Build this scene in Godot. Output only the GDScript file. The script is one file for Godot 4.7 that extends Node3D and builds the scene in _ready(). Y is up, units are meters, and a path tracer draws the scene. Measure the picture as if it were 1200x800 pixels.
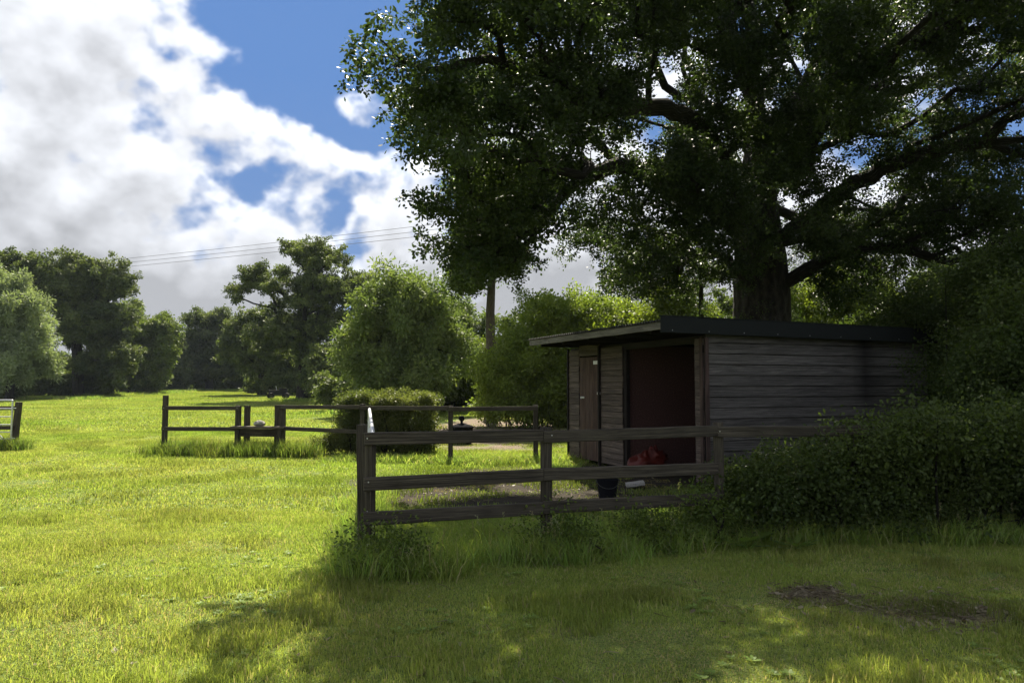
extends Node3D
# A grassy paddock with a weathered field shelter under a big oak, seen against the light.

const SUN_AZIMUTH := -2.0     # degrees, from straight ahead (-z) towards the right
const SUN_HEIGHT := 52.0
const UP := Vector3.UP
var rng := RandomNumberGenerator.new()
var lumps := FastNoiseLite.new()
var patchy := FastNoiseLite.new()
var M := {}
var used_names := {}

# ------------------------------------------------------------------ mesh helpers
class Geo:
	var v := PackedVector3Array()
	var n := PackedVector3Array()
	var t := PackedVector2Array()
	var c := PackedColorArray()
	var i := PackedInt32Array()
	func put(p: Vector3, nn: Vector3, uv: Vector2, col: Color) -> int:
		v.append(p); n.append(nn); t.append(uv); c.append(col)
		return v.size() - 1
	func tri(a: int, b: int, d: int) -> void:      # wound so that its front faces the normals given
		var g := (v[d] - v[a]).cross(v[b] - v[a])
		if g.dot(n[a] + n[b] + n[d]) < 0.0:
			i.append(a); i.append(d); i.append(b)
		else:
			i.append(a); i.append(b); i.append(d)
	func face(pts: Array, col: Color, uvs: Array = []) -> void:   # flat convex polygon, normal from its corners, outward = counterclockwise seen from outside
		var nn: Vector3 = ((pts[1] - pts[0]) as Vector3).cross(pts[2] - pts[0]).normalized()
		var k := v.size()
		for q in pts.size():
			put(pts[q], nn, uvs[q] if uvs.size() else Vector2(pts[q].x, pts[q].y), col)
		for q in range(1, pts.size() - 1):
			tri(k, k + q, k + q + 1)
	func tube(pts: Array, radii: Array, sides: int, col: Color, cap := true) -> void:
		var m := pts.size()
		if m < 2: return
		var side := Vector3.ZERO
		var first := v.size()
		var along := 0.0
		for k in m:
			var d: Vector3 = (pts[mini(k + 1, m - 1)] - pts[maxi(k - 1, 0)]).normalized()
			if k == 0:
				side = d.cross(Vector3(0.31, 0.17, 0.93)).normalized()
			else:
				side = (side - d * side.dot(d)).normalized()
				along += (pts[k] - pts[k - 1]).length()
			var other := d.cross(side)
			for s in sides + 1:
				var a := TAU * s / sides
				var o := side * cos(a) + other * sin(a)
				put(pts[k] + o * radii[k], o, Vector2(float(s) / sides, along), col)
		for k in m - 1:
			for s in sides:
				var a := first + k * (sides + 1) + s
				tri(a, a + 1, a + sides + 1)
				tri(a + 1, a + sides + 2, a + sides + 1)
		if cap:
			for e in [[0, (pts[0] - pts[1]).normalized()], [m - 1, (pts[m - 1] - pts[m - 2]).normalized()]]:
				var k0 := put(pts[e[0]], e[1], Vector2(0.5, 0.5), col)
				var ring := v.size()
				for s in sides:
					put(v[first + e[0] * (sides + 1) + s], e[1], Vector2(0.5, 0.5), col)
				for s in sides:
					tri(k0, ring + s, ring + (s + 1) % sides)
	func beam(a: Vector3, b: Vector3, up: Vector3, wide: float, high: float, r: RandomNumberGenerator, segs := 1, jit := 0.0, tint := 1.0, warm := 0.0) -> void:
		# a sawn timber from a to b: chamfered edges, slightly uneven, grain along u
		var d := (b - a).normalized()
		var y := (up - d * up.dot(d)).normalized()
		var x := y.cross(d)
		var ch := minf(0.006, minf(wide, high) * 0.2)
		var w := wide / 2.0
		var h := high / 2.0
		var prof := [Vector2(-w + ch, -h), Vector2(w - ch, -h), Vector2(w, -h + ch), Vector2(w, h - ch), Vector2(w - ch, h), Vector2(-w + ch, h), Vector2(-w, h - ch), Vector2(-w, -h + ch)]
		var off := Vector2(r.randf() * 7.0, r.randf() * 7.0)
		var length := (b - a).length()
		var rings := []
		var cols := []
		for k in segs + 1:
			var f := float(k) / segs
			var mid := a.lerp(b, f)
			if jit > 0.0 and k > 0 and k < segs:
				mid += y * r.randf_range(-jit, jit) + x * r.randf_range(-jit, jit)
			var grow := Vector2(1.0 + r.randf_range(-jit, jit) * 4.0, 1.0 + r.randf_range(-jit, jit) * 4.0)
			var ring := []
			for p in prof:
				ring.append(mid + x * p.x * grow.x + y * p.y * grow.y)
			rings.append(ring)
			var tone := tint * r.randf_range(0.74, 1.24)
			cols.append(Color(tone * (1.0 + warm), tone, tone * (1.0 - warm)))
		for s in 8:
			var s2 := (s + 1) % 8
			var e: Vector2 = prof[s2] - prof[s]
			var nn := (x * e.y - y * e.x).normalized()
			var v0 := off.y + s * 0.31
			var v1 := v0 + e.length() * 2.2
			for k in segs:
				var u0 := off.x + length * k / segs * 0.45
				var u1 := off.x + length * (k + 1) / segs * 0.45
				var q := v.size()
				put(rings[k][s], nn, Vector2(u0, v0), cols[k])
				put(rings[k][s2], nn, Vector2(u0, v1), cols[k])
				put(rings[k + 1][s2], nn, Vector2(u1, v1), cols[k + 1])
				put(rings[k + 1][s], nn, Vector2(u1, v0), cols[k + 1])
				tri(q, q + 1, q + 2)
				tri(q, q + 2, q + 3)
		for e in [[0, -d], [segs, d]]:
			var q := v.size()
			for s in 8:
				put(rings[e[0]][s], e[1], off + Vector2(prof[s].x, prof[s].y) * 3.0, cols[e[0]])
			for s in range(1, 7):
				tri(q, q + s, q + s + 1)
	func lathe(profile: Array, sides: int, col: Color, at := Vector3.ZERO) -> void:   # profile: Vector2(radius, height), from the bottom up
		for k in profile.size() - 1:
			var e: Vector2 = profile[k + 1] - profile[k]
			var nn2 := Vector2(e.y, -e.x).normalized()
			var first := v.size()
			for s in sides + 1:
				var a := TAU * s / sides
				var o := Vector3(cos(a), 0, sin(a))
				for j in 2:
					var p: Vector2 = profile[k + j]
					put(at + o * p.x + UP * p.y, o * nn2.x + UP * nn2.y, Vector2(float(s) / sides, p.y), col)
			for s in sides:
				var q := first + s * 2
				tri(q, q + 1, q + 2)
				tri(q + 1, q + 3, q + 2)
	func mesh() -> ArrayMesh:
		var arr := []
		arr.resize(Mesh.ARRAY_MAX)
		arr[Mesh.ARRAY_VERTEX] = v; arr[Mesh.ARRAY_NORMAL] = n; arr[Mesh.ARRAY_TEX_UV] = t
		arr[Mesh.ARRAY_COLOR] = c; arr[Mesh.ARRAY_INDEX] = i
		var m := ArrayMesh.new()
		m.add_surface_from_arrays(Mesh.PRIMITIVE_TRIANGLES, arr)
		return m

func numbered(called: String) -> String:
	var k: int = used_names.get(called, 0)
	used_names[called] = k + 1
	return called if k == 0 else "%s_%03d" % [called, k]

func thing(called: String, label: String, category: String, at := Vector3.ZERO, turn := 0.0, group := "") -> Node3D:
	var o := Node3D.new()
	o.name = numbered(called)
	add_child(o, true)
	o.position = at
	o.rotation.y = turn
	tag(o, label, category, group)
	return o

func tag(o: Node, label: String, category: String, group := "") -> void:
	o.set_meta("label", label)
	o.set_meta("category", category)
	if group: o.set_meta("group", group)

func part(called: String, g, m: Material, parent: Node) -> MeshInstance3D:
	var o := MeshInstance3D.new()
	o.name = called
	o.mesh = g.mesh() if g is Geo else g
	o.material_override = m
	var k := 0
	while parent.has_node(NodePath(o.name)):
		k += 1
		o.name = "%s_%03d" % [called, k]
	parent.add_child(o, true)
	return o

func scatter(called: String, mesh: Mesh, m: Material, places: Array, tints: Array, parent: Node, kind := "stuff") -> MultiMeshInstance3D:
	var mm := MultiMesh.new()
	mm.transform_format = MultiMesh.TRANSFORM_3D
	mm.use_colors = true
	mm.mesh = mesh
	mm.instance_count = places.size()
	for k in places.size():
		mm.set_instance_transform(k, places[k])
		mm.set_instance_color(k, tints[k])
	var o := MultiMeshInstance3D.new()
	o.name = called if parent != self else numbered(called)
	o.multimesh = mm
	o.material_override = m
	if kind: o.set_meta("kind", kind)
	var k := 0
	while parent.has_node(NodePath(o.name)):
		k += 1
		o.name = "%s_%03d" % [called, k]
	parent.add_child(o, true)
	return o

# ------------------------------------------------------------------ the lie of the land
func ell(x: float, z: float, cx: float, cz: float, rx: float, rz: float) -> float:
	return sqrt(pow((x - cx) / rx, 2) + pow((z - cz) / rz, 2))

func land(x: float, z: float) -> float:
	var d := -z
	var rise := smoothstep(18.0, 115.0, d) * 0.95
	return rise + 0.03 * lumps.get_noise_2d(x * 9.0, z * 9.0) * smoothstep(0.0, 4.0, absf(d)) + 0.008 * lumps.get_noise_2d(x * 60.0, z * 60.0)

func bare(x: float, z: float) -> float:            # 0 grass ... 1 bare soil
	var w := patchy.get_noise_2d(x * 22.0, z * 22.0) * 0.35 + patchy.get_noise_2d(x * 70.0, z * 70.0) * 0.25
	var b := 1.0 - smoothstep(0.7, 1.1, ell(x, z, 0.1, -11.9, 2.8, 2.6) + w)
	b = maxf(b, 1.0 - smoothstep(0.7, 1.1, ell(x, z, -0.6, -27.0, 3.2, 9.0) + w))
	b = maxf(b, 1.0 - smoothstep(0.6, 1.2, ell(x, z, 2.32, -5.75, 0.34, 0.30) + w * 1.3))
	b = maxf(b, 0.8 - smoothstep(0.6, 1.2, ell(x, z, 3.05, -5.30, 0.80, 0.42) + w * 1.3))
	b = maxf(b, 0.8 - smoothstep(0.6, 1.2, ell(x, z, 0.35, -4.9, 0.22, 0.12) + w))
	b = maxf(b, 1.0 - smoothstep(0.85, 1.05, ell(x, z, 4.3, -13.6, 3.6, 2.6)))
	return clampf(b, 0.0, 1.0)

# ------------------------------------------------------------------ materials
func mat(col: Color, rough := 0.9) -> StandardMaterial3D:
	var m := StandardMaterial3D.new()
	m.albedo_color = col.linear_to_srgb()
	m.roughness = rough
	m.metallic_specular = 0.3
	return m

func leafy(through: Color, rough := 0.55) -> StandardMaterial3D:
	var m := mat(Color.WHITE, rough)
	m.vertex_color_use_as_albedo = true
	m.cull_mode = BaseMaterial3D.CULL_DISABLED
	m.backlight_enabled = true
	m.backlight = through.linear_to_srgb()
	return m

func noise_tex(freq: float, seed_: int, ramp: Array, size := 512, kind := FastNoiseLite.TYPE_SIMPLEX_SMOOTH, octaves := 5) -> NoiseTexture2D:
	var f := FastNoiseLite.new()
	f.seed = seed_; f.frequency = freq; f.noise_type = kind
	f.fractal_octaves = octaves
	var t := NoiseTexture2D.new()
	t.width = size; t.height = size; t.seamless = true; t.noise = f
	var g := Gradient.new()
	g.offsets = PackedFloat32Array(); g.colors = PackedColorArray()
	var offs := PackedFloat32Array()
	var cols := PackedColorArray()
	for e in ramp:
		offs.append(e[0]); cols.append((e[1] as Color).linear_to_srgb())
	g.offsets = offs; g.colors = cols
	t.color_ramp = g
	return t

func grey(x: float) -> Color:
	return Color(x, x, x)

func grain_image(seed_: int) -> Image:
	var f := FastNoiseLite.new()
	f.seed = seed_; f.frequency = 1.0; f.fractal_octaves = 3
	var im := Image.create(512, 512, false, Image.FORMAT_RGB8)
	for y in 512:
		for x in 512:
			# wraps in both directions by sampling on two circles
			var a := TAU * x / 512.0
			var b := TAU * y / 512.0
			var p := Vector3(cos(a) * 0.45, sin(a) * 0.45, 0.0)
			var streak := f.get_noise_3d(p.x + cos(b) * 11.0, p.y + sin(b) * 11.0, 5.0)
			var fine := f.get_noise_3d(p.x * 2.2 + cos(b) * 38.0, p.y * 2.2 + sin(b) * 38.0, 9.0)
			var blot := f.get_noise_3d(p.x * 3.0 + cos(b) * 2.0, p.y * 3.0 + sin(b) * 2.0, 31.0)
			var t := 0.66 + streak * 0.36 + fine * 0.34 + blot * 0.10
			if fine < -0.36: t -= 0.26            # drying cracks
			t = clampf(t, 0.1, 1.0)
			im.set_pixel(x, y, Color(t, t * 0.985, t * 0.96))
	return im

func make_materials() -> void:
	var grain_pic := grain_image(11)
	var grain := ImageTexture.create_from_image(grain_pic)
	var relief: Image = grain_pic.duplicate()
	relief.bump_map_to_normal_map(6.0)
	var relief_tex := ImageTexture.create_from_image(relief)
	for e in [["fence_wood", Color(0.135, 0.118, 0.096)], ["grey_boards", Color(0.228, 0.216, 0.205)], ["brown_boards", Color(0.240, 0.192, 0.165)], ["door_wood", Color(0.185, 0.125, 0.11)], ["pale_wood", Color(0.38, 0.36, 0.325)], ["dark_wood", Color(0.045, 0.036, 0.032)], ["old_plank", Color(0.20, 0.17, 0.14)]]:
		var m := mat(e[1], 0.88)
		m.albedo_texture = grain
		m.vertex_color_use_as_albedo = true
		m.normal_enabled = true
		m.normal_texture = relief_tex
		m.normal_scale = 0.22
		M[e[0]] = m
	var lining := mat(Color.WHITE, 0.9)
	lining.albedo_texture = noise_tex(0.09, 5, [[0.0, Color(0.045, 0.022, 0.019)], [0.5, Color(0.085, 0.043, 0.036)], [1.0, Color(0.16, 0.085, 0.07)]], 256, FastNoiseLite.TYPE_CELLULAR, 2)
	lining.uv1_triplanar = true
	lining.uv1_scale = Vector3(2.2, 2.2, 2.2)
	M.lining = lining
	var bark := mat(Color.WHITE, 0.95)
	bark.albedo_texture = noise_tex(0.016, 21, [[0.0, Color(0.006, 0.005, 0.004)], [0.45, Color(0.020, 0.017, 0.014)], [1.0, Color(0.055, 0.049, 0.038)]], 512, FastNoiseLite.TYPE_CELLULAR, 4)
	bark.uv1_scale = Vector3(4.0, 0.42, 1)
	bark.heightmap_enabled = true
	bark.heightmap_texture = noise_tex(0.016, 21, [[0.0, grey(0.0)], [1.0, grey(1.0)]], 512, FastNoiseLite.TYPE_CELLULAR, 4)
	bark.heightmap_scale = 6.0
	M.bark = bark
	var pale_bark: StandardMaterial3D = bark.duplicate()
	pale_bark.albedo_texture = noise_tex(0.03, 27, [[0.0, Color(0.05, 0.042, 0.03)], [1.0, Color(0.16, 0.135, 0.10)]], 256)
	M.pale_bark = pale_bark
	var soil := mat(Color.WHITE, 0.97)
	soil.vertex_color_use_as_albedo = true
	soil.albedo_texture = noise_tex(0.05, 8, [[0.0, grey(0.28)], [0.45, grey(0.62)], [1.0, grey(1.0)]])
	soil.uv1_triplanar = true
	soil.uv1_world_triplanar = true
	soil.uv1_scale = Vector3(1.3, 1.3, 1.3)
	soil.heightmap_enabled = true
	soil.heightmap_texture = noise_tex(0.06, 9, [[0.0, grey(0.0)], [1.0, grey(1.0)]])
	soil.heightmap_scale = 3.0
	soil.detail_enabled = true
	soil.detail_blend_mode = BaseMaterial3D.BLEND_MODE_MUL
	soil.detail_uv_layer = BaseMaterial3D.DETAIL_UV_2
	soil.uv2_triplanar = true
	soil.uv2_world_triplanar = true
	soil.uv2_scale = Vector3(0.11, 0.11, 0.11)
	soil.detail_albedo = noise_tex(0.02, 14, [[0.0, Color(0.62, 0.70, 0.6)], [1.0, Color(1, 1, 1)]])
	M.soil = soil
	M.grass = leafy(Color(0.95, 1.0, 0.55), 0.5)
	M.leaf = leafy(Color(0.9, 1.0, 0.5), 0.45)
	M.far_leaf = leafy(Color(0.72, 0.8, 0.4), 0.6)
	M.felt = mat(Color(0.011, 0.013, 0.012), 0.85)
	M.felt.heightmap_enabled = true
	M.felt.heightmap_texture = noise_tex(0.2, 3, [[0.0, grey(0)], [1.0, grey(1)]], 256)
	M.felt.heightmap_scale = 0.3
	M.felt.uv1_triplanar = true
	var zinc := mat(Color.WHITE, 0.42)
	zinc.metallic = 0.75
	zinc.albedo_texture = noise_tex(0.04, 33, [[0.0, grey(0.42)], [1.0, grey(0.72)]], 256)
	zinc.uv1_triplanar = true
	M.zinc = zinc
	var tin := mat(Color.WHITE, 0.7)
	tin.metallic = 0.2
	tin.albedo_texture = noise_tex(0.02, 35, [[0.0, Color(0.03, 0.032, 0.03)], [1.0, Color(0.09, 0.085, 0.075)]], 256)
	tin.uv1_triplanar = true
	M.tin = tin
	M.black_plastic = mat(Color(0.010, 0.010, 0.012), 0.9)
	M.black_plastic.metallic_specular = 0.08
	M.rubber = mat(Color(0.016, 0.015, 0.014), 0.85)
	M.black_paint = mat(Color(0.020, 0.019, 0.022), 0.5)
	M.wire = mat(Color(0.10, 0.10, 0.10), 0.6)
	var red := mat(Color.WHITE, 0.5)
	red.albedo_texture = noise_tex(0.02, 39, [[0.0, Color(0.035, 0.005, 0.003)], [1.0, Color(0.11, 0.015, 0.008)]], 256)
	red.uv1_triplanar = true
	M.red = red
	var stone := mat(Color.WHITE, 0.9)
	stone.albedo_texture = noise_tex(0.05, 41, [[0.0, Color(0.16, 0.15, 0.13)], [1.0, Color(0.36, 0.345, 0.31)]], 256)
	stone.uv1_triplanar = true
	stone.uv1_scale = Vector3(3, 3, 3)
	M.stone = stone
	M.petal = leafy(Color(0.8, 0.8, 0.8), 0.6)

# ------------------------------------------------------------------ leaves and grass
func leaf_into(g: Geo, p: Vector3, d: Vector3, nn: Vector3, long: float, wide: float, col: Color) -> void:
	var s := d.cross(nn).normalized() * wide * 0.5
	nn = s.cross(d).normalized()
	var dip := nn * long * 0.10
	var q := g.v.size()
	g.put(p, nn, Vector2(0.5, 0), col)
	g.put(p + d * long * 0.35 + s * 0.85 - dip, nn, Vector2(0, 0.35), col)
	g.put(p + d * long * 0.72 + s - dip, nn, Vector2(0, 0.7), col)
	g.put(p + d * long - dip * 1.6, nn, Vector2(0.5, 1), col)
	g.put(p + d * long * 0.72 - s - dip, nn, Vector2(1, 0.7), col)
	g.put(p + d * long * 0.35 - s * 0.85 - dip, nn, Vector2(1, 0.35), col)
	g.tri(q, q + 1, q + 5)
	g.tri(q + 1, q + 2, q + 4); g.tri(q + 1, q + 4, q + 5)
	g.tri(q + 2, q + 3, q + 4)

func rand_dir(r: RandomNumberGenerator) -> Vector3:
	var z := r.randf_range(-1, 1)
	var a := r.randf() * TAU
	var k := sqrt(1.0 - z * z)
	return Vector3(k * cos(a), z, k * sin(a))

func spray(seed_: int, leaves: int, long: float, slim: float, flat: float, knots: int, a: Color, b: Color, spread := 0.34) -> ArrayMesh:
	# a spray of leaves about one metre across: leaves gathered round the ends of a few twigs
	var r := RandomNumberGenerator.new()
	r.seed = seed_
	var g := Geo.new()
	var ends := []
	for k in knots:
		var e := rand_dir(r) * pow(r.randf(), 0.4) * 0.40
		e.y *= flat
		ends.append(e)
	for k in leaves:
		var e: Vector3 = ends[k % knots]
		var o := rand_dir(r)
		var p := e + o * r.randf() * spread * Vector3(1, flat + 0.25, 1)
		var d := (o + Vector3(0, r.randf_range(-0.5, 0.25), 0)).normalized()
		var nn := (UP * 0.9 + rand_dir(r)).normalized()
		var f := r.randf()
		var col := a.lerp(b, f)
		if absf(d.dot(nn)) > 0.95: nn = nn.rotated(Vector3.RIGHT, 0.7)
		leaf_into(g, p, d, nn, long * r.randf_range(0.65, 1.2), long * slim * r.randf_range(0.8, 1.2), col)
	return g.mesh()

func blade_into(g: Geo, r: RandomNumberGenerator, p: Vector3, high: float, wide: float, lean: float, col: Color) -> void:
	var a := r.randf() * TAU
	var s := Vector3(cos(a), 0, sin(a)) * wide * 0.5
	var la := r.randf() * TAU
	var out := Vector3(cos(la), 0, sin(la)) * lean * high
	var nn := (UP * 0.35 + s.cross(UP).normalized()).normalized()
	var q := g.v.size()
	var mid := p + UP * high * 0.55 + out * 0.3
	g.put(p - s - UP * 0.02, nn, Vector2(0, 0), col)
	g.put(p + s - UP * 0.02, nn, Vector2(1, 0), col)
	g.put(mid - s * 0.8, nn, Vector2(0, 0.5), col)
	g.put(mid + s * 0.8, nn, Vector2(1, 0.5), col)
	g.put(p + UP * high * (1.0 - lean * 0.3) + out, nn, Vector2(0.5, 1), col)
	g.tri(q, q + 1, q + 2); g.tri(q + 1, q + 3, q + 2); g.tri(q + 2, q + 3, q + 4)

func tuft(seed_: int, blades: int, radius: float, low: float, high: float, wide: float, lean: float, straw := 0.08, seeds := 0) -> ArrayMesh:
	var r := RandomNumberGenerator.new()
	r.seed = seed_
	var g := Geo.new()
	for k in blades:
		var a := r.randf() * TAU
		var rad := sqrt(r.randf()) * radius
		var p := Vector3(cos(a) * rad, 0, sin(a) * rad)
		var h := r.randf_range(low, high)
		var col := Color(0.225, 0.315, 0.060).lerp(Color(0.380, 0.440, 0.110), r.randf())
		if r.randf() < straw: col = Color(0.46, 0.41, 0.21)
		blade_into(g, r, p, h, wide * r.randf_range(0.7, 1.3), r.randf_range(0.1, lean), col)
	for k in seeds:                                   # flowering stems with a loose head
		var a := r.randf() * TAU
		var p := Vector3(cos(a), 0, sin(a)) * radius * sqrt(r.randf())
		var tip := p + Vector3(r.randf_range(-0.1, 0.1), high * r.randf_range(1.2, 1.6), r.randf_range(-0.1, 0.1))
		g.tube([p, p.lerp(tip, 0.5) + Vector3(0.01, 0, 0.01), tip], [0.0016, 0.0013, 0.0008], 3, Color(0.26, 0.27, 0.10), false)
		for j in 14:
			var f := r.randf()
			leaf_into(g, p.lerp(tip, 0.8 + 0.2 * f), (rand_dir(r) + UP * 1.2).normalized(), rand_dir(r), 0.022, 0.007, Color(0.34, 0.30, 0.18))
	return g.mesh()

# ------------------------------------------------------------------ trees
func in_blobs(blobs: Array, r: RandomNumberGenerator, gap: float, lobe: float, fill: float, sprigs := 0.07) -> Array:
	# foliage points gathered in lobes, with air between the lobes
	var pts := []
	var cells := {}
	for b in blobs:
		var c: Vector3 = b[0]
		var s: Vector3 = b[1]
		var l := minf(lobe, minf(s.x, minf(s.y, s.z)))
		var n := maxi(2, int(fill * (b[2] if b.size() > 2 else 1.0) * s.x * s.y * s.z / (l * l * l * 0.7)))
		for k in n:
			var o := c + rand_dir(r) * pow(r.randf(), 0.40) * (s - Vector3.ONE * l * 0.5).max(Vector3.ONE * 0.05)
			var size := l * r.randf_range(0.65, 1.25)
			for q in int(4.0 * pow(size / gap, 2.4)) + 2:
				var d := rand_dir(r)
				d.y = d.y * 0.62 + 0.12
				var p := o + d * size * (pow(r.randf(), 0.5) if r.randf() > sprigs else r.randf_range(1.1, 1.6))
				if p.y < 0.12: continue
				var cell := Vector3i((p / gap).floor())
				if cells.has(cell): continue
				cells[cell] = true
				pts.append(p)
	return pts

func grow(o: Node3D, trunk: Array, limbs: Array, pts: Array, r: RandomNumberGenerator, bark: Material, tip := 0.010, bias := 0.35, split_limbs := false) -> void:
	# joins every foliage point to the nearest stretch of wood, which makes limbs, boughs and twigs; all places are in the tree's own axes
	var pos := PackedVector3Array()
	var par := PackedInt32Array()
	var len_ := PackedFloat32Array()
	var rad := PackedFloat32Array()
	var given := {}
	for k in trunk.size():
		pos.append(trunk[k][0]); par.append(k - 1); given[k] = trunk[k][1]
		len_.append(0.0)
	var n_trunk := pos.size()
	for l in limbs:                                  # [index of the trunk node, points ...]
		var p := int(l[0])
		for q in range(1, l.size()):
			var a := pos[p]
			var b: Vector3 = l[q]
			var d := (b - a).length()
			var before: Vector3 = l[q - 2] if q > 2 else (pos[int(l[0])] if q == 2 else a - UP * d * 0.6)
			var after: Vector3 = l[q + 1] if q + 1 < l.size() else b + (b - a)
			var steps := maxi(2, int(d / 0.35))
			var across := rand_dir(r) * d * 0.05
			for s in steps:
				var f := float(s + 1) / steps
				pos.append(a.cubic_interpolate(b, before, after, f) + across * sin(f * PI) + rand_dir(r) * 0.03 * d * (1.0 if s < steps - 1 else 0.0))
				par.append(p)
				len_.append(len_[p] + d / steps)
				p = pos.size() - 1
	var top := pos[n_trunk - 1]
	pts.sort_custom(func(a, b): return (a - top).length_squared() < (b - top).length_squared())
	for p: Vector3 in pts:
		var best := -1
		var best_cost := 1e9
		for k in range(maxi(0, n_trunk - 3), pos.size()):
			var d := pos[k].distance_to(p)
			if d < best_cost:
				var cost := d + bias * len_[k]
				if cost < best_cost:
					best_cost = cost
					best = k
		var a := pos[best]
		var d2 := a.distance_to(p)
		var steps := clampi(int(d2 / 0.6), 1, 6)
		var d0 := (a - pos[par[best]]).normalized() * d2 * 0.5 if par[best] >= 0 else UP * d2 * 0.5
		var at := best
		for s in steps:
			var f := float(s + 1) / steps
			var bend := d0 * (f * (1.0 - f) * (1.0 - f))
			var wob := rand_dir(r) * 0.05 * d2 * (0.0 if s == steps - 1 else 1.0)
			pos.append(a.lerp(p, f) + bend + wob)
			par.append(at)
			len_.append(len_[at] + d2 / steps)
			at = pos.size() - 1
	var n := pos.size()
	rad.resize(n)
	rad.fill(0.0)
	var heavy := PackedInt32Array()
	heavy.resize(n)
	heavy.fill(-1)
	var most := PackedFloat32Array()
	most.resize(n)
	for k in range(n - 1, -1, -1):
		rad[k] = maxf(pow(tip, 2.3), rad[k])
		if par[k] >= 0:
			rad[par[k]] += rad[k]
			if rad[k] > most[par[k]]:
				most[par[k]] = rad[k]; heavy[par[k]] = k
	for k in n: rad[k] = pow(rad[k], 1.0 / 2.3)
	var scale_ := (float(trunk[n_trunk - 1][1]) - tip) / maxf(rad[n_trunk - 1] - tip, 0.001)
	for k in n:
		rad[k] = tip + (rad[k] - tip) * minf(scale_, 3.0)
		if given.has(k): rad[k] = given[k]
	var kids := []
	kids.resize(n)
	for k in range(1, n):
		if kids[par[k]] == null: kids[par[k]] = []
		kids[par[k]].append(k)
	for k in n_trunk - 1: heavy[k] = k + 1
	var wood := Geo.new()
	var limb_list := []
	var tp := []
	var tr := []
	for k in n_trunk:
		tp.append(pos[k]); tr.append(rad[k])
	wood.tube(tp, tr, 18, Color.WHITE)
	var todo := []
	for k in n_trunk:
		if kids[k] != null:
			for q in kids[k]:
				if q >= n_trunk: todo.append([q, k, -1])
	while todo.size():
		var e = todo.pop_back()
		var k: int = e[0]
		var g := wood
		var which: int = e[2]
		if which < 0 and split_limbs and rad[k] > 0.07:
			limb_list.append(Geo.new())
			which = limb_list.size() - 1
		if which >= 0: g = limb_list[which]
		var cp := [pos[e[1]]]
		var cr := [minf(rad[k] * 1.25, rad[e[1]])]
		while k >= 0:
			cp.append(pos[k]); cr.append(rad[k])
			if kids[k] != null:
				for q in kids[k]:
					if q != heavy[k]: todo.append([q, k, which])
			k = heavy[k]
		cr[cr.size() - 1] = tip * 0.4
		g.tube(cp, cr, clampi(int(cr[0] * 60.0) + 3, 3, 12), Color.WHITE, false)
	part("trunk", wood, bark, o)
	for g in limb_list: part("limb", g, bark, o)

func clad(o: Node3D, called: String, pts: Array, sprays: Array, per: int, size: Vector2, loose: float, tints: Array, m: Material, r: RandomNumberGenerator) -> void:
	# sprays of leaves about every foliage point
	var lists := []
	for s in sprays: lists.append([[], []])
	for p in pts:
		for k in per:
			var b := Basis.from_euler(Vector3(r.randf_range(-0.5, 0.5), r.randf() * TAU, r.randf_range(-0.5, 0.5)))
			b = b.scaled(Vector3.ONE * r.randf_range(size.x, size.y))
			var l = lists[posmod(int(floor(2.6 * patchy.get_noise_3d(p.x * 26.0 + 70.0, p.y * 26.0, p.z * 26.0) + r.randf() * 1.6)), sprays.size())]
			l[0].append(Transform3D(b, p + rand_dir(r) * loose * r.randf()))
			var c: Color = (tints[0] as Color).lerp(tints[1], clampf(0.5 + 1.1 * patchy.get_noise_3d(p.x * 34.0, p.y * 34.0, p.z * 34.0) + r.randf_range(-0.3, 0.3), 0.0, 1.0))
			l[1].append(c * Color(1, 1, 1, 1))
	for s in sprays.size():
		if lists[s][0].size(): scatter(called, sprays[s], m, lists[s][0], lists[s][1], o)

var S := {}

func make_sprays() -> void:
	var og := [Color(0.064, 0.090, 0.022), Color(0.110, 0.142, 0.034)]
	S.oak = []
	for k in 5: S.oak.append(spray(51 + k, 120, 0.064, 0.58, 0.55, [8, 7, 9, 7, 8][k], og[0], og[1], 0.12))
	S.hedge = [spray(11, 110, 0.062, 0.62, 0.8, 8, og[0], og[1], 0.28), spray(12, 110, 0.058, 0.6, 0.8, 9, og[0], og[1], 0.28), spray(13, 90, 0.085, 0.45, 0.9, 7, og[0], og[1], 0.3)]
	S.bush = [spray(21, 90, 0.12, 0.55, 0.8, 7, og[0], og[1], 0.32), spray(22, 90, 0.11, 0.5, 0.8, 8, og[0], og[1], 0.32)]
	S.far = [spray(31, 64, 0.19, 0.6, 0.65, 5, og[0], og[1], 0.20), spray(32, 64, 0.18, 0.6, 0.7, 4, og[0], og[1], 0.20), spray(33, 56, 0.21, 0.6, 0.6, 6, og[0], og[1], 0.18)]
	S.willow = [spray(41, 90, 0.22, 0.3, 1.0, 7, og[0], og[1]), spray(42, 90, 0.22, 0.3, 1.0, 6, og[0], og[1])]

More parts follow.
